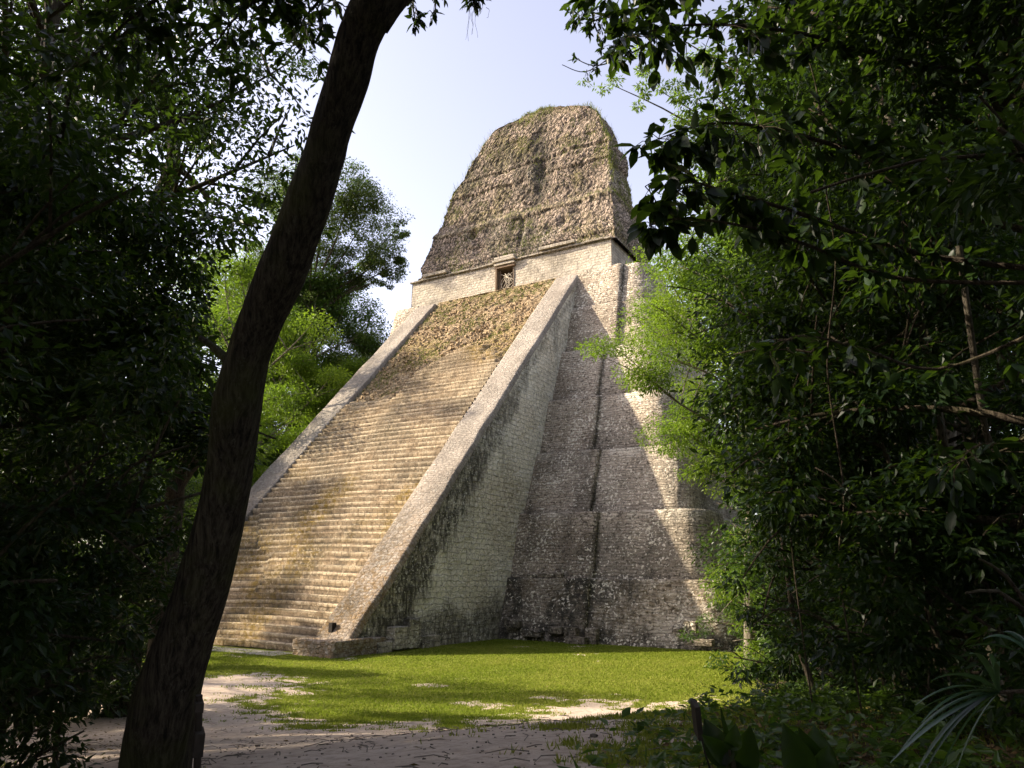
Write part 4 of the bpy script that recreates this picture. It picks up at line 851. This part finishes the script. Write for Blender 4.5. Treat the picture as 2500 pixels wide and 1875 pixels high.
# left wall, near to far
T('understory_tree', 'nearfull', at(-190, 10.5), .95, .3, 'near dark leafy tree filling the lower left edge of the photo', 'tree')
T('understory_tree', 'nearfull', at(-200, 12.5), 1.0, 1.9, 'dark leafy understory tree left of the thin stem', 'tree')
T('sapling', 'sapling', at(60, 10.5), .75, .9, 'dark sapling with drooping leaves above the bare soil', 'sapling')
T('understory_tree', 'nearfull', at(-420, 9.0), .95, 4.1, 'darkest foliage at the far left edge, closest to the camera', 'tree')
T('bush', 'bushB', at(-40, 10.0), .75, 1.2, 'low dark bush in the lower left corner', 'bush')
T('bush', 'bushB', at(-150, 8.6), .8, 3.2, 'dark bush at the bottom left edge beside the bare soil', 'bush')
T('forest_tree', 'tallS', at(20, 19), .85, 0., 'tall dark tree rising over the left edge', 'tree')
T('forest_tree', 'tallS', at(-250, 17), .9, 2., 'tall dark tree just outside the left edge, its crown hanging into the frame', 'tree')
T('forest_tree', 'tallAS', at(100, 78), .9, 1., 'tall tree with loose green crown behind the crooked tree', 'tree')
T('forest_tree', 'tallAS', at(450, 88), 1.05, 3., 'tall green tree showing between crooked tree and leaning trunk', 'tree')
T('forest_tree', 'tallC', at(540, 84), 1.5, 5., 'yellow-green sunlit tree behind the leaning trunk', 'tree')
T('forest_tree', 'tallAS', at(330, 84), .85, 2.4, 'tall tree far behind the left thicket', 'tree')
T('forest_tree', 'tallS', at(-140, 40), .7, .7, 'tall dark tree behind the left edge foliage', 'tree')
T('broadleaf_tree', 'fullD', at(250, 27), .62, 0.4, 'dense dark tree leafy to the ground left of the flared foot', 'tree')
T('broadleaf_tree', 'fullDS', at(120, 24), .7, 2.4, 'dense dark tree behind the lower left thicket', 'tree')
T('broadleaf_tree', 'fullD', at(-20, 20), .8, 5.4, 'dense dark tree at the left edge, half way up', 'tree')
T('broadleaf_tree', 'fullB', at(440, 60), .7, 1.4, 'leafy green tree just left of the leaning trunk', 'tree')
T('broadleaf_tree', 'fullA', at(340, 50), .62, 3.4, 'leafy tree in the shade behind the flared tree', 'tree')
T('broadleaf_tree', 'fullB', at(490, 66), 1.25, 4.4, 'green tree lit from the side, seen left of the leaning trunk', 'tree')
T('broadleaf_tree', 'fullM', at(200, 48), .7, 4.1, 'dark tree deep in the forest on the left', 'tree')
T('broadleaf_tree', 'fullA', at(60, 42), .7, 1.1, 'leafy tree behind the upper left thicket', 'tree')
T('bush', 'bushA', at(400, 40), 1.1, 0, 'green bush on the forest edge left of the leaning trunk', 'bush')
T('bush', 'bushB', at(290, 27), 1., 2, 'dark bush behind the flared tree foot', 'bush')
T('bush', 'bushB', at(200, 27), 1.1, 4, 'dark bush behind the bare soil on the left', 'bush')
T('bush', 'bushB', at(100, 19), 1.0, 5, 'dark bush at the back of the bare soil, far left', 'bush')
# behind the left flank of the pyramid
rs = np.random.RandomState(66); fb = at(2000, 34); ft = empty('feathery_tree', fb, label='sparse tree with pale feathery leaves reaching over the sky right of the roof comb', cat='tree')
fd_ = float((fb-CAM)@FW); k1 = P(1900, 500, fd_)
limb(ft, [fb-[0, 0, .3], fb+[.3, 0, 6.], (fb+k1)/2+[.4, 0, 2], k1], .28, .14, 'trunk', 'bark_pale', 9, 26)
FBL = [(1490, 205, 1.0, 150), (1545, 250, 1.1, 260), (1600, 215, 1.2, 300), (1560, 150, 1.1, 220), (1640, 290, 1.3, 420), (1680, 220, 1.5, 500), (1620, 345, 1.1, 260), (1690, 350, 1.4, 500), (1740, 280, 1.8, 700), (1780, 380, 2., 900), (1700, 130, 1.6, 500), (1440, 215, .5, 50)]
for (u_, v_, r_, n_) in FBL[::2]:
    e_ = P(u_, v_, fd_); limb(ft, [k1, (k1+e_)/2+[0, 0, .8], e_], .07, .012, 'limb', 'bark_pale', 5, 10)
cloud(ft, 'crown', [(P(u_, v_, fd_+rs.uniform(-.5, .5)), r_, n_) for u_, v_, r_, n_ in FBL], 'leaf_bright', .19, .3, rs)
rs = np.random.RandomState(88); gb = at(740, 103); gt = empty('tall_tree', gb, label='tallest tree left of the temple, its wide olive crown rising beside the leaning trunk', cat='tree')
dg_ = float((gb-CAM)@FW); fk = P(760, 700, dg_); go = np.array(gt.location)
limb(gt, [gb-[0, 0, .3], (gb*2+fk)/3+[.5, 0, 0], (gb+fk*2)/3-[.6, 0, 0], fk], .7, .4, 'trunk', 'bark', 12, 30)
GB = [((800, 470), 5.6, 5200), ((885, 545), 5.2, 4800), ((940, 630), 3.6, 2600), ((850, 665), 4.2, 3000), ((760, 590), 5.6, 4600), ((765, 415), 3., 1500), ((865, 465), 3.6, 2000), ((975, 555), 1.7, 500), ((700, 480), 5., 3600), ((915, 690), 2.4, 900), ((985, 640), 1.4, 350), ((680, 640), 5., 3600)]
for (q, r_, n_) in GB:
    e_ = P(q[0], q[1], dg_+rs.uniform(-4, 3)); limb(gt, [fk+(fk-gb)*rs.uniform(-.12, 0), (fk+e_)/2+[0, 0, -1.5], e_], .20, .03, 'limb', 'bark', 6, 12)
cloud(gt, 'crown', [(P(q[0], q[1], dg_+rs.uniform(-4, 3)), r_, int(n_*2.1)) for q, r_, n_ in GB+[((760, 720), 5., 3000), ((700, 760), 5., 3000)]], 'leaf_giant', .30, .5, rs)
T('tall_tree', 'giant', at(640, 112), 2.2, 2.2, 'tall loose crown showing left of the leaning trunk at mid height', 'tree')
T('forest_tree', 'thinC', at(400, 72), 1.6, 5.1, 'sparse sunlit tree above the crooked dark tree, upper left', 'tree')
T('forest_tree', 'tallC', at(480, 100), 1.7, 1.2, 'tall yellow-green tree seen through the gaps in the upper left foliage', 'tree')
T('forest_tree', 'tallC', at(380, 92), 1.15, 3.2, 'lit tree seen behind the crooked dark tree', 'tree')
T('tall_tree', 'tallA', at(700, 98), 1.9, 1.2, 'tall tree behind the leaning trunk at mid height', 'tree')
T('tall_tree', 'tallB', at(905, 100), 1.62, 2.2, 'olive-green tree whose crown ends beside the temple wall', 'tree')
T('tall_tree', 'tallC', at(815, 90), 1.3, 3.0, 'bright yellow-green tree rising behind the upper left balustrade', 'tree')
T('tall_tree', 'tallA', at(725, 88), 1.0, 4.2, 'dark green tree behind the middle of the left balustrade', 'tree')
T('tall_tree', 'tallC', at(905, 96), .98, 5.2, 'small bright tree peeping over the left balustrade near the temple', 'tree')
T('tall_tree', 'fullM', at(640, 80), 1.15, 5.8, 'dense green tree at the foot of the left balustrade', 'tree')
T('tall_tree', 'fullB', at(690, 84), 1.35, 2.8, 'fresh green leafy tree right beside the leaning trunk', 'tree')
T('tall_tree', 'fullA', at(775, 92), 1.6, .8, 'leafy tree tucked behind the balustrade under the tall crowns', 'tree')
T('tall_tree', 'tallM', at(600, 96), 1.9, 3.8, 'tall tree with pale trunk far left of the pyramid', 'tree')
T('tall_tree', 'fullA', at(560, 78), 1.4, 1.8, 'leafy tree hidden mostly by the leaning trunk', 'tree')
# right edge of the lawn, sunlit
T('lawn_edge_tree', 'tallC', at(1960, 38), .92, 0.9, 'bright sunlit tree whose branches overlap the upper terraces', 'tree')
T('lawn_edge_tree', 'fullB', at(2050, 40), 1.3, 2.0, 'tall bright green leafy tree in front of the right terraces', 'tree')
T('lawn_edge_tree', 'fullB', at(2085, 33), .8, 4.0, 'bright leafy tree down to the ground at the right end of the lawn', 'tree')
T('lawn_edge_tree', 'fullA', at(2120, 30), 1.2, 1.0, 'green leafy tree right of the sunlit edge trees', 'tree')
T('lawn_edge_tree', 'fullB', at(1975, 37), .45, 5.0, 'short yellow-green tree against the lowest terrace', 'tree')
T('lawn_edge_tree', 'fullA', at(2120, 40), 1.7, 5.5, 'tall leafy tree rising behind the sunlit edge trees', 'tree')
T('lawn_edge_tree', 'highB', at(1815, 39), 1.85, 1.1, 'broad bright crown hiding the right end of the upper terraces', 'tree')
T('lawn_edge_tree', 'fullB', at(2000, 43), 1.0, 2.6, 'leafy young tree against the middle terraces', 'tree')
T('bush', 'bushA', at(1870, 40), 1.3, 3.7, 'yellow-green bush leaning against the lowest terrace', 'bush')
T('tall_tree', 'tallB', at(1930, 54), 1.3, 3.3, 'olive crown behind the sunlit trees at the right end of the temple', 'tree')
T('bush', 'bushA', at(1935, 26), .85, 2.2, 'round green bush standing out on the right lawn edge', 'bush')
T('bush', 'bushA', at(1985, 22.5), .75, 4.2, 'leafy bush on the right side of the lawn, nearer the camera', 'bush')
T('bush', 'bushA', at(1950, 31), .8, .2, 'bright bush below the lowest terrace corner', 'bush')
T('bush', 'bushB', at(1985, 20), 1.0, 3.4, 'dark bush behind the leaf-strewn ground on the right', 'bush')
# right thicket
T('forest_tree', 'fullDS', at(2200, 25), 1.2, 3.1, 'leafy tree in half shade, centre of the right thicket', 'tree')
T('forest_tree', 'fullDS', at(2300, 20), 1.0, 1.2, 'dark leafy tree in the right thicket behind the bowing trunk', 'tree')
T('forest_tree', 'fullDS', at(2350, 17), 1.15, 2.7, 'dark leafy tree filling the right side at mid height', 'tree')
T('forest_tree', 'fullA', at(2250, 31), 1.5, .6, 'tree with sunlit leaves deep behind the right thicket', 'tree')
T('forest_tree', 'fullDS', at(2640, 21), 1.2, 4.6, 'dark tree behind the right edge foliage', 'tree')
T('forest_tree', 'tallA', at(2050, 42), 1.5, 1.6, 'tall tree behind the upper right foliage', 'tree')
T('forest_tree', 'tallC', at(2230, 40), 1.35, 2.6, 'tall tree with lit yellow-green leaves in the upper right', 'tree')
T('forest_tree', 'tallA', at(2420, 34), 1.3, 3.6, 'tall tree closing the upper right corner', 'tree')
T('forest_tree', 'tallM', at(2330, 52), 1.7, 4.6, 'tall pale-trunked tree far behind the right thicket', 'tree')
T('forest_tree', 'tallD', at(2300, 20), .9, .2, 'tall dark tree over the right thicket', 'tree')
T('understory_tree', 'nearthin', at(2180, 13.5), .95, 5.2, 'dark understory tree behind the bowing trunk', 'tree')
T('understory_tree', 'nearfull', at(2420, 11.5), 1.05, 2.2, 'dark understory tree behind the palm', 'tree')
T('understory_tree', 'nearfull', at(2620, 8.5), 1.0, 3.9, 'darkest foliage at the right edge, closest to the camera', 'tree')
T('understory_tree', 'nearthin', at(2110, 17), .75, .9, 'small understory tree at the dark edge of the right thicket', 'tree')
T('sapling', 'sapling', at(2150, 12), .75, 1.1, 'dark sapling with pale-lit drooping leaves, right of the lawn', 'sapling')
T('sapling', 'sapling', at(2290, 10), .8, 3.1, 'dark sapling left of the palm', 'sapling')
T('bush', 'bushB', at(2130, 14), .8, .4, 'dark bush under the right thicket, left part', 'bush')
T('bush', 'bushB', at(2260, 11), .8, 1.7, 'dark bush under the right thicket beside the palm', 'bush')
T('bush', 'bushB', at(2420, 9), .8, 2.9, 'dark bush behind the palm in the lower right', 'bush')
# the forest the photographer stands in: outside the frame, it keeps the sun off the foreground
SH = [(-22, 2, 'tallAS', 1.05), (-31, 7, 'tallAS', 1.3), (27, -40, 'tallD', .95), (19, -37, 'tallD', 1.0), (33, -47, 'tallD', 1.0), (22, -48, 'tallA', 1.05), (10, -33, 'tallA', .9), (6, -42, 'tallA', 1.1), (41, -42, 'tallD', .9), (50, -36, 'tallD', .95), (52, -24, 'tallD', .95), (14, -56, 'tallA', 1.2), (-4, -30, 'tallA', .85),
      (-6, -48, 'tallA', 1.2), (47, -50, 'tallD', 1.0), (58, -12, 'tallA', 1.2), (40, -37, 'tallD', .8), (33, -40, 'tallD', .9), (45, -33, 'tallD', .85), (47, -27, 'tallD', .8), (30, -38, 'fullD', .8), (24, -42, 'fullD', 1.0), (36, -38.5, 'nearfull', .9), (43, -36, 'nearfull', 1.0), (49, -30, 'fullD', .9), (28, -36, 'nearfull', 1.1), (-16, -22, 'thinM', .8), (-20, -38, 'tallA', 1.0), (-34, -12, 'thinM', 1.15), (-30, -28, 'thinM', 1.0), (-24, -4, 'thinM', .95), (-38, 4, 'thinM', 1.2), (-26, 8, 'fullM', 1.2), (-46, -30, 'tallA', 1.3), (-50, -8, 'tallM', 1.5)]
for i, (x_, y_, k_, s_) in enumerate(SH):
    T('forest_tree', k_, (x_, y_, float(ground_h(x_, y_))), s_, i*1.7, 'forest tree beside the clearing, outside the photo or lost in the left forest', 'tree', 'trees of the forest around the clearing')

# far forest: one mass of crowns behind everything
rs = np.random.RandomState(77); C = []; mbf = MB()
def belt(a0, a1, d0, d1, n, hmin, hmax):
    for i in range(n):
        a = rs.uniform(a0, a1); d_ = rs.uniform(d0, d1); x_ = CAM[0]-math.sin(a)*d_; y_ = CAM[1]+math.cos(a)*d_
        if abs(x_) < 31 and 8 < y_ < 62: continue
        if abs(x_) < 14 and -12 < y_ <= 8: continue
        if -62 < x_ < -8 and y_ < 34: continue
        h_ = rs.uniform(hmin, hmax); m_ = 9
        for j in range(m_):
            c = np.array([x_+rs.normal(0, 2.6), y_+rs.normal(0, 2.6), h_*rs.uniform(.15, 1.)]); q = rs.normal(0, 1, (260, 3)); q /= np.linalg.norm(q, axis=1)[:, None]
            C.append(np.c_[c+q*rs.uniform(1.6, 3.)*(rs.rand(260, 1)**.4)*[1, 1, .8], q])
        mbf.tube([(x_, y_, -.3), (x_+.4, y_, h_*.5), (x_, y_+.4, h_*.9)], [.3, .22, .06], 6)
belt(YAW+.22, YAW+.95, 62, 130, 120, 16, 30); belt(YAW-.95, YAW-.12, 46, 110, 110, 16, 32)
C = np.concatenate(C); D = C[:, 3:]*[1, 1, .4]+rs.normal(0, .5, (len(C), 3))-[0, 0, .4]
V, F, rn = leaves(C[:, :3], D, rs.uniform(.3, .55, len(C)), .5, rs); nv = len(V); tv = np.concatenate(mbf.v)
ff_ = link('forest', new_mesh('forest', V, F, MT['leaf_mid'], {'rnd': rn}, smooth=False)); tag(ff_, 'far green forest closing the clearing behind the nearer trees', 'forest', kind='stuff')

# ------------------------------------------------------------------ small things
# sign post behind the leaning trunk, seen edge-on
def board_post(name, base, top, w, boards, label, mat='wood'):
    o_ = empty(name, base, label=label, cat='sign'); b0 = np.array(base); mb = MB(); t_ = np.array(top)-b0
    mb.tube([(0, 0, -.1), t_*.5, t_], [w*.5, w*.5, w*.48], 6); mb.build('post', MT[mat], o_)
    for (f, h, th_, dp) in boards:
        mb = MB(); c = t_*f; mb.box(c+np.array([0, 0, 0]), (th_, dp, h), np.array([[math.cos(YAW+.42), -math.sin(YAW+.42), 0], [math.sin(YAW+.42), math.cos(YAW+.42), 0], [0, 0, 1]])); mb.build('board', MT[mat], o_, bevel=.004)
    return o_
q = P(486, 1875, 6.0); gz_ = float(ground_h(q[0], q[1])); tp = P(486, 1697, 6.0)
board_post('trail_sign', (q[0], q[1], gz_), (tp[0], tp[1], tp[2]), .058, [((P(486, 1810, 6.)[2]-gz_)/(tp[2]-gz_), .17, .075, .34), ((P(488, 1723, 6.)[2]-gz_)/(tp[2]-gz_), .07, .065, .26)], 'dark wooden sign post with boards seen edge-on, right of the leaning trunk')
q = P(1738, 1890, 5.0); gz_ = float(ground_h(q[0], q[1])); tp = P(1697, 1716, 5.0)
sp = empty('small_sign', (q[0], q[1], gz_), label='small dark board on a thin bent rod beside the lawn, lower right', cat='sign'); mb = MB()
o_ = np.array([q[0], q[1], gz_]); mb.tube([(0, 0, -.05), P(1736, 1885, 5.)-o_, P(1722, 1840, 5.)-o_, P(1712, 1797, 5.)-o_, P(1704, 1780, 5)-o_], .007, 6); mb.build('rod', MT['wood'], sp)
c = (P(1697, 1716, 5.)+P(1706, 1797, 5.))/2-o_; ax = P(1697, 1716, 5.)-P(1706, 1797, 5.); hh = np.linalg.norm(ax); ax /= hh; sd_ = RT-ax*(RT@ax); sd_ /= np.linalg.norm(sd_); fd = np.cross(sd_, ax)
mb = MB(); mb.box(c, (.036, .14, hh), np.stack([sd_, fd, ax], 1)); mb.build('board', MT['wood'], sp, bevel=.004)
# rock and stone block on the bare soil
def rock(name, loc, s, label, cat, boxy=False):
    import bmesh
    bm = bmesh.new(); bmesh.ops.create_icosphere(bm, subdivisions=3, radius=1) if not boxy else bmesh.ops.create_cube(bm, size=1.6)
    if boxy: bmesh.ops.subdivide_edges(bm, edges=bm.edges, cuts=5, use_grid_fill=True)
    for v in bm.verts:
        n = float(fbm(v.co.x*1.3+9, v.co.y*1.3, v.co.z*1.3, 4, int(s[0]*100)))-.5
        v.co *= 1+(.9 if not boxy else .2)*n; v.co.x *= s[0]; v.co.y *= s[1]; v.co.z *= s[2]
    me = bpy.data.meshes.new(name); bm.to_mesh(me); bm.free(); me.materials.append(MT['rock']); o_ = link(name, me); o_.location = tuple(map(float, loc)); return tag(o_, label, cat)
MT['rock'] = plain('grey_rock', (.17, .145, .115), .9, .5, 5)
rock('rock', on_ground(252, 1705)+[0, 0, .05], (.2, .16, .13), 'small pale rock lying on the bare soil at lower left', 'rock')
rock('stone_block', on_ground(232, 1690)+[-.6, 1.2, .15], (.35, .35, .3), 'squared stone block standing behind the small rock', 'stone', True)
rock('rock', on_ground(168, 1778)+[0, 0, .0], (.13, .09, .03), 'flat pale stone beside the thin stem on the soil', 'rock')
# paved strip along the stair foot
xs_ = np.linspace(-14, 7.0, 90); ys_ = np.linspace(-1.9, -.1, 12); A, B = np.meshgrid(xs_, ys_, indexing='ij')
pth = grid('path', np.stack([A, B+.12*(fbm(A*.5, B*0, 0, 3, 5)-.5), ground_h(A, B)+.03], -1), plain('worn_pale_plaster', (.33, .30, .25), .95, .25, 3), None, flip=False); tag(pth, kind='structure')

# palm, lower right
rs = np.random.RandomState(51)
pb = at(2620, 4.6); pl = empty('palm', pb, label='palm with long narrow shiny leaves in the lower right corner', cat='palm'); po = np.array(pb)
def strip(a, b, w, arch, n=9, pleat=.18, tw=0.):
    """a pleated pointed blade from a to b"""
    t = np.linspace(0, 1, n)[:, None]; c = a+(b-a)*t; c[:, 2] += arch*4*(t*(1-t))[:, 0]; d_ = (b-a)/np.linalg.norm(b-a); s_ = np.cross(d_, [0, 0, 1.]); s_ /= np.linalg.norm(s_)+1e-9
    up_ = np.cross(s_, d_); s_ = s_*math.cos(tw)+up_*math.sin(tw); up_ = np.cross(s_, d_)
    ww = .72*w*(np.clip(np.sin(np.pi*np.clip(t*.92+.06, 0, 1))**.6, .03, 1)); V = np.concatenate([c-s_*ww*.5+up_*ww*pleat, c-s_*ww*.25, c-up_*ww*.0+up_*ww*pleat*.6, c+s_*ww*.25, c+s_*ww*.5+up_*ww*pleat], 1).reshape(-1, 3)
    return V, grid_faces(n, 5)
hub = P(2440, 1690, 4.3); hub2 = P(2540, 1620, 4.1); hub3 = P(2300, 1745, 4.4)
TIPS = [(hub2, (2347, 1583), .06), (hub2, (2400, 1560), .05), (hub, (2368, 1597), .055), (hub, (2275, 1662), .07), (hub, (2235, 1722), .06), (hub, (2250, 1765), .05), (hub, (2174, 1862), .05), (hub, (2200, 1830), .045), (hub, (2230, 1900), .05), (hub, (2290, 1900), .045), (hub, (2260, 1880), .04), (hub, (2415, 1600), .05), (hub, (2440, 1625), .04), (hub2, (2440, 1545), .055), (hub2, (2480, 1500), .05),
        (hub, (2180, 1790), .035), (hub, (2320, 1930), .04), (hub2, (2600, 1450), .06), (hub2, (2700, 1560), .06), (hub2, (2560, 1480), .05)]
fr_ = {}
for i, (h_, tp, w_) in enumerate(TIPS):
    b = P(tp[0], tp[1], 4.2+rs.uniform(-.25, .25)); V, F = strip(h_-po, b-po, w_*1.0, .05+rs.uniform(0, .05), tw=rs.uniform(-.5, .5)); fr_.setdefault(id(h_), MB()).add(V, F.tolist())
for mbx in fr_.values():
    V = np.concatenate(mbx.v); link('frond', new_mesh('frond', V, mbx.f, MT['frond'], {'rnd': np.repeat(rs.rand(len(V)//45+1), 45)[:len(V)]}), pl)
limb(pl, [po-[0, 0, .1], po+[-.1, .1, .5], (hub+hub2)/2+[.1, 0, -.1], hub], .03, .01, 'stem', 'bark'); limb(pl, [po, po+[.0, .1, .6], hub2], .025, .01, 'stem', 'bark')
# two big-leaved dark plants at the bottom edge
def broad(parent, name, stem, tip, w, rs, curl=.2):
    """one broad heart-shaped leaf"""
    n, m_ = 13, 9; d_ = tip-stem; L_ = np.linalg.norm(d_); d_ = d_/L_; s_ = np.cross(d_, -FW); s_ /= np.linalg.norm(s_); up_ = np.cross(s_, d_)
    T_, S_ = np.meshgrid(np.linspace(0, 1, n), np.linspace(-1, 1, m_), indexing='ij'); wd2 = w*np.clip(np.sin(np.pi*T_**.65), 0.02, 1)**.8
    V = stem+d_*(T_*L_)[..., None]+s_*(S_*wd2*.5)[..., None]+up_*((curl*(S_**2)*wd2)-.25*L_*T_**2+.02*np.sin(T_*22)*np.abs(S_)*L_)[..., None]
    return V.reshape(-1, 3), grid_faces(n, m_)
for (nm, basepx, lv, lab) in (('broad_leaved_plant', (1790, 1990, 4.0), [((1775, 1870), (1722, 1758), .15), ((1790, 1850), (1728, 1812), .12), ((1785, 1860), (1768, 1742), .035), ((1800, 1880), (1838, 1790), .17), ((1790, 1900), (1760, 1850), .16), ((1780, 1830), (1800, 1775), .10), ((1800, 1900), (1830, 1880), .16), ((1790, 1900), (1740, 1890), .13)], 'dark glossy plant with curled broad leaves at the bottom edge, near the small sign'),
                              ('broad_leaved_plant', (1985, 2000, 3.9), [((1960, 1900), (1925, 1785), .17), ((1985, 1900), (2000, 1782), .22), ((1990, 1900), (2030, 1830), .16), ((1970, 1900), (1905, 1850), .12), ((1985, 1910), (1965, 1800), .2)], 'black silhouetted plant with round leaves at the bottom edge')):
    bb = P(*basepx); gz_ = float(ground_h(bb[0], bb[1])); o_ = empty(nm, (bb[0], bb[1], gz_), label=lab, cat='plant'); oo = np.array([bb[0], bb[1], gz_])
    for (s0, t0, w_) in lv:
        dz_ = basepx[2]+rs.uniform(-.15, .15); a = P(s0[0], s0[1], dz_); b = P(t0[0], t0[1], dz_+rs.uniform(-.1, .1)); V, F = broad(o_, 'leaf', a-oo, b-oo, w_, rs)
        lo = link('leaf', new_mesh('leaf', V, F, MT['leaf_shaded'], {'rnd': np.full(len(V), rs.rand())}), o_)
        limb(o_, [oo, (oo+a)/2+[.02, .02, .05], a], .012, .007, 'stalk', 'bark', 5, 8, 0)

# leaf litter, seedlings and ground cover under the right-hand trees and along the left
rs = np.random.RandomState(61); N = 60000
a = rs.uniform(YAW-.66, YAW+.66, N); d_ = rs.uniform(3, 34, N); X, Y_ = CAM[0]-np.sin(a)*d_, CAM[1]+np.cos(a)*d_; fz = forest_floor(X, Y_); dm = sdist(X, Y_, DIRT)
k = rs.rand(N) < np.clip(fz*.9+.004+.08*(dm > 3)*(a > YAW+.40), 0, 1); X, Y_ = X[k], Y_[k]; n = len(X); D = rs.normal(0, 1, (n, 3))*[1, 1, .15]
V, F, rn = leaves(np.stack([X, Y_, ground_h(X, Y_)+rs.uniform(.01, .04, n)], -1), D, rs.uniform(.05, .13, n), .45, rs)
tag(link('leaf_litter', new_mesh('leaf_litter', V, F, MT['litter'], {'rnd': rn}, smooth=False)), 'brown fallen leaves scattered on the forest floor', 'fallen leaves', kind='stuff')
N = 5200; a = rs.uniform(YAW-.66, YAW+.0, N); d_ = rs.uniform(3.4, 30, N); X, Y_ = CAM[0]-np.sin(a)*d_, CAM[1]+np.cos(a)*d_; fz = forest_floor(X, Y_)*(.35+.65*(fbm(X*.6, Y_*.6, 0, 3, 8) > .48)); k = rs.rand(N) < fz; X, Y_ = X[k], Y_[k]; n = len(X)
pz = ground_h(X, Y_); C = []; D = []; hh = rs.uniform(.06, .38, n)
for i in range(n):
    m_ = rs.randint(5, 13); q = rs.normal(0, .08, (m_, 3)); C.append(np.array([X[i], Y_[i], pz[i]])+q*[1, 1, 0]+np.c_[np.zeros((m_, 2)), rs.uniform(.2, 1, m_)*hh[i]]); D.append(rs.normal(0, 1, (m_, 3))*[1, 1, .4]+[0, 0, .1])
C = np.concatenate(C); D = np.concatenate(D); V, F, rn = leaves(C, D, rs.uniform(.06, .15, len(C)), .5, rs)
tag(link('ground_cover', new_mesh('ground_cover', V, F, MT['leaf_mid'], {'rnd': rn}, smooth=False)), 'low leafy seedlings covering the ground under the right thicket', 'ground cover', kind='stuff')

# pebbles, twigs and small debris on the bare soil
rs = np.random.RandomState(91); mb = MB(); N = 2600
for i in range(N):
    a = rs.uniform(YAW-.3, YAW+.66); d_ = 3.5+22*rs.rand()**1.4; x_, y_ = CAM[0]-math.sin(a)*d_, CAM[1]+math.cos(a)*d_
    if sdist(np.array([x_]), np.array([y_]), DIRT)[0] < -.5: continue
    z_ = float(ground_h(x_, y_)); s_ = rs.uniform(.004, .014)*(1+1.6*(rs.rand() > .97))
    if rs.rand() < .75:
        q = rs.uniform(0, 3.1); mb.box((x_, y_, z_+s_*.3), (s_*2, s_*1.4, s_), np.array([[math.cos(q), -math.sin(q), 0], [math.sin(q), math.cos(q), 0], [0, 0, 1]]), s_*.3, rs)
    else:
        q = rs.uniform(0, 6.3); l_ = rs.uniform(.08, .4); mb.tube([(x_, y_, z_+.01), (x_+math.cos(q)*l_*.5, y_+math.sin(q)*l_*.5, z_+.025), (x_+math.cos(q+.3)*l_, y_+math.sin(q+.3)*l_, z_+.012)], [.005, .005, .003], 4)
o_ = mb.build('debris', MT['rock']); tag(o_, 'scattered pebbles and broken twigs on the bare soil', 'debris', kind='stuff')
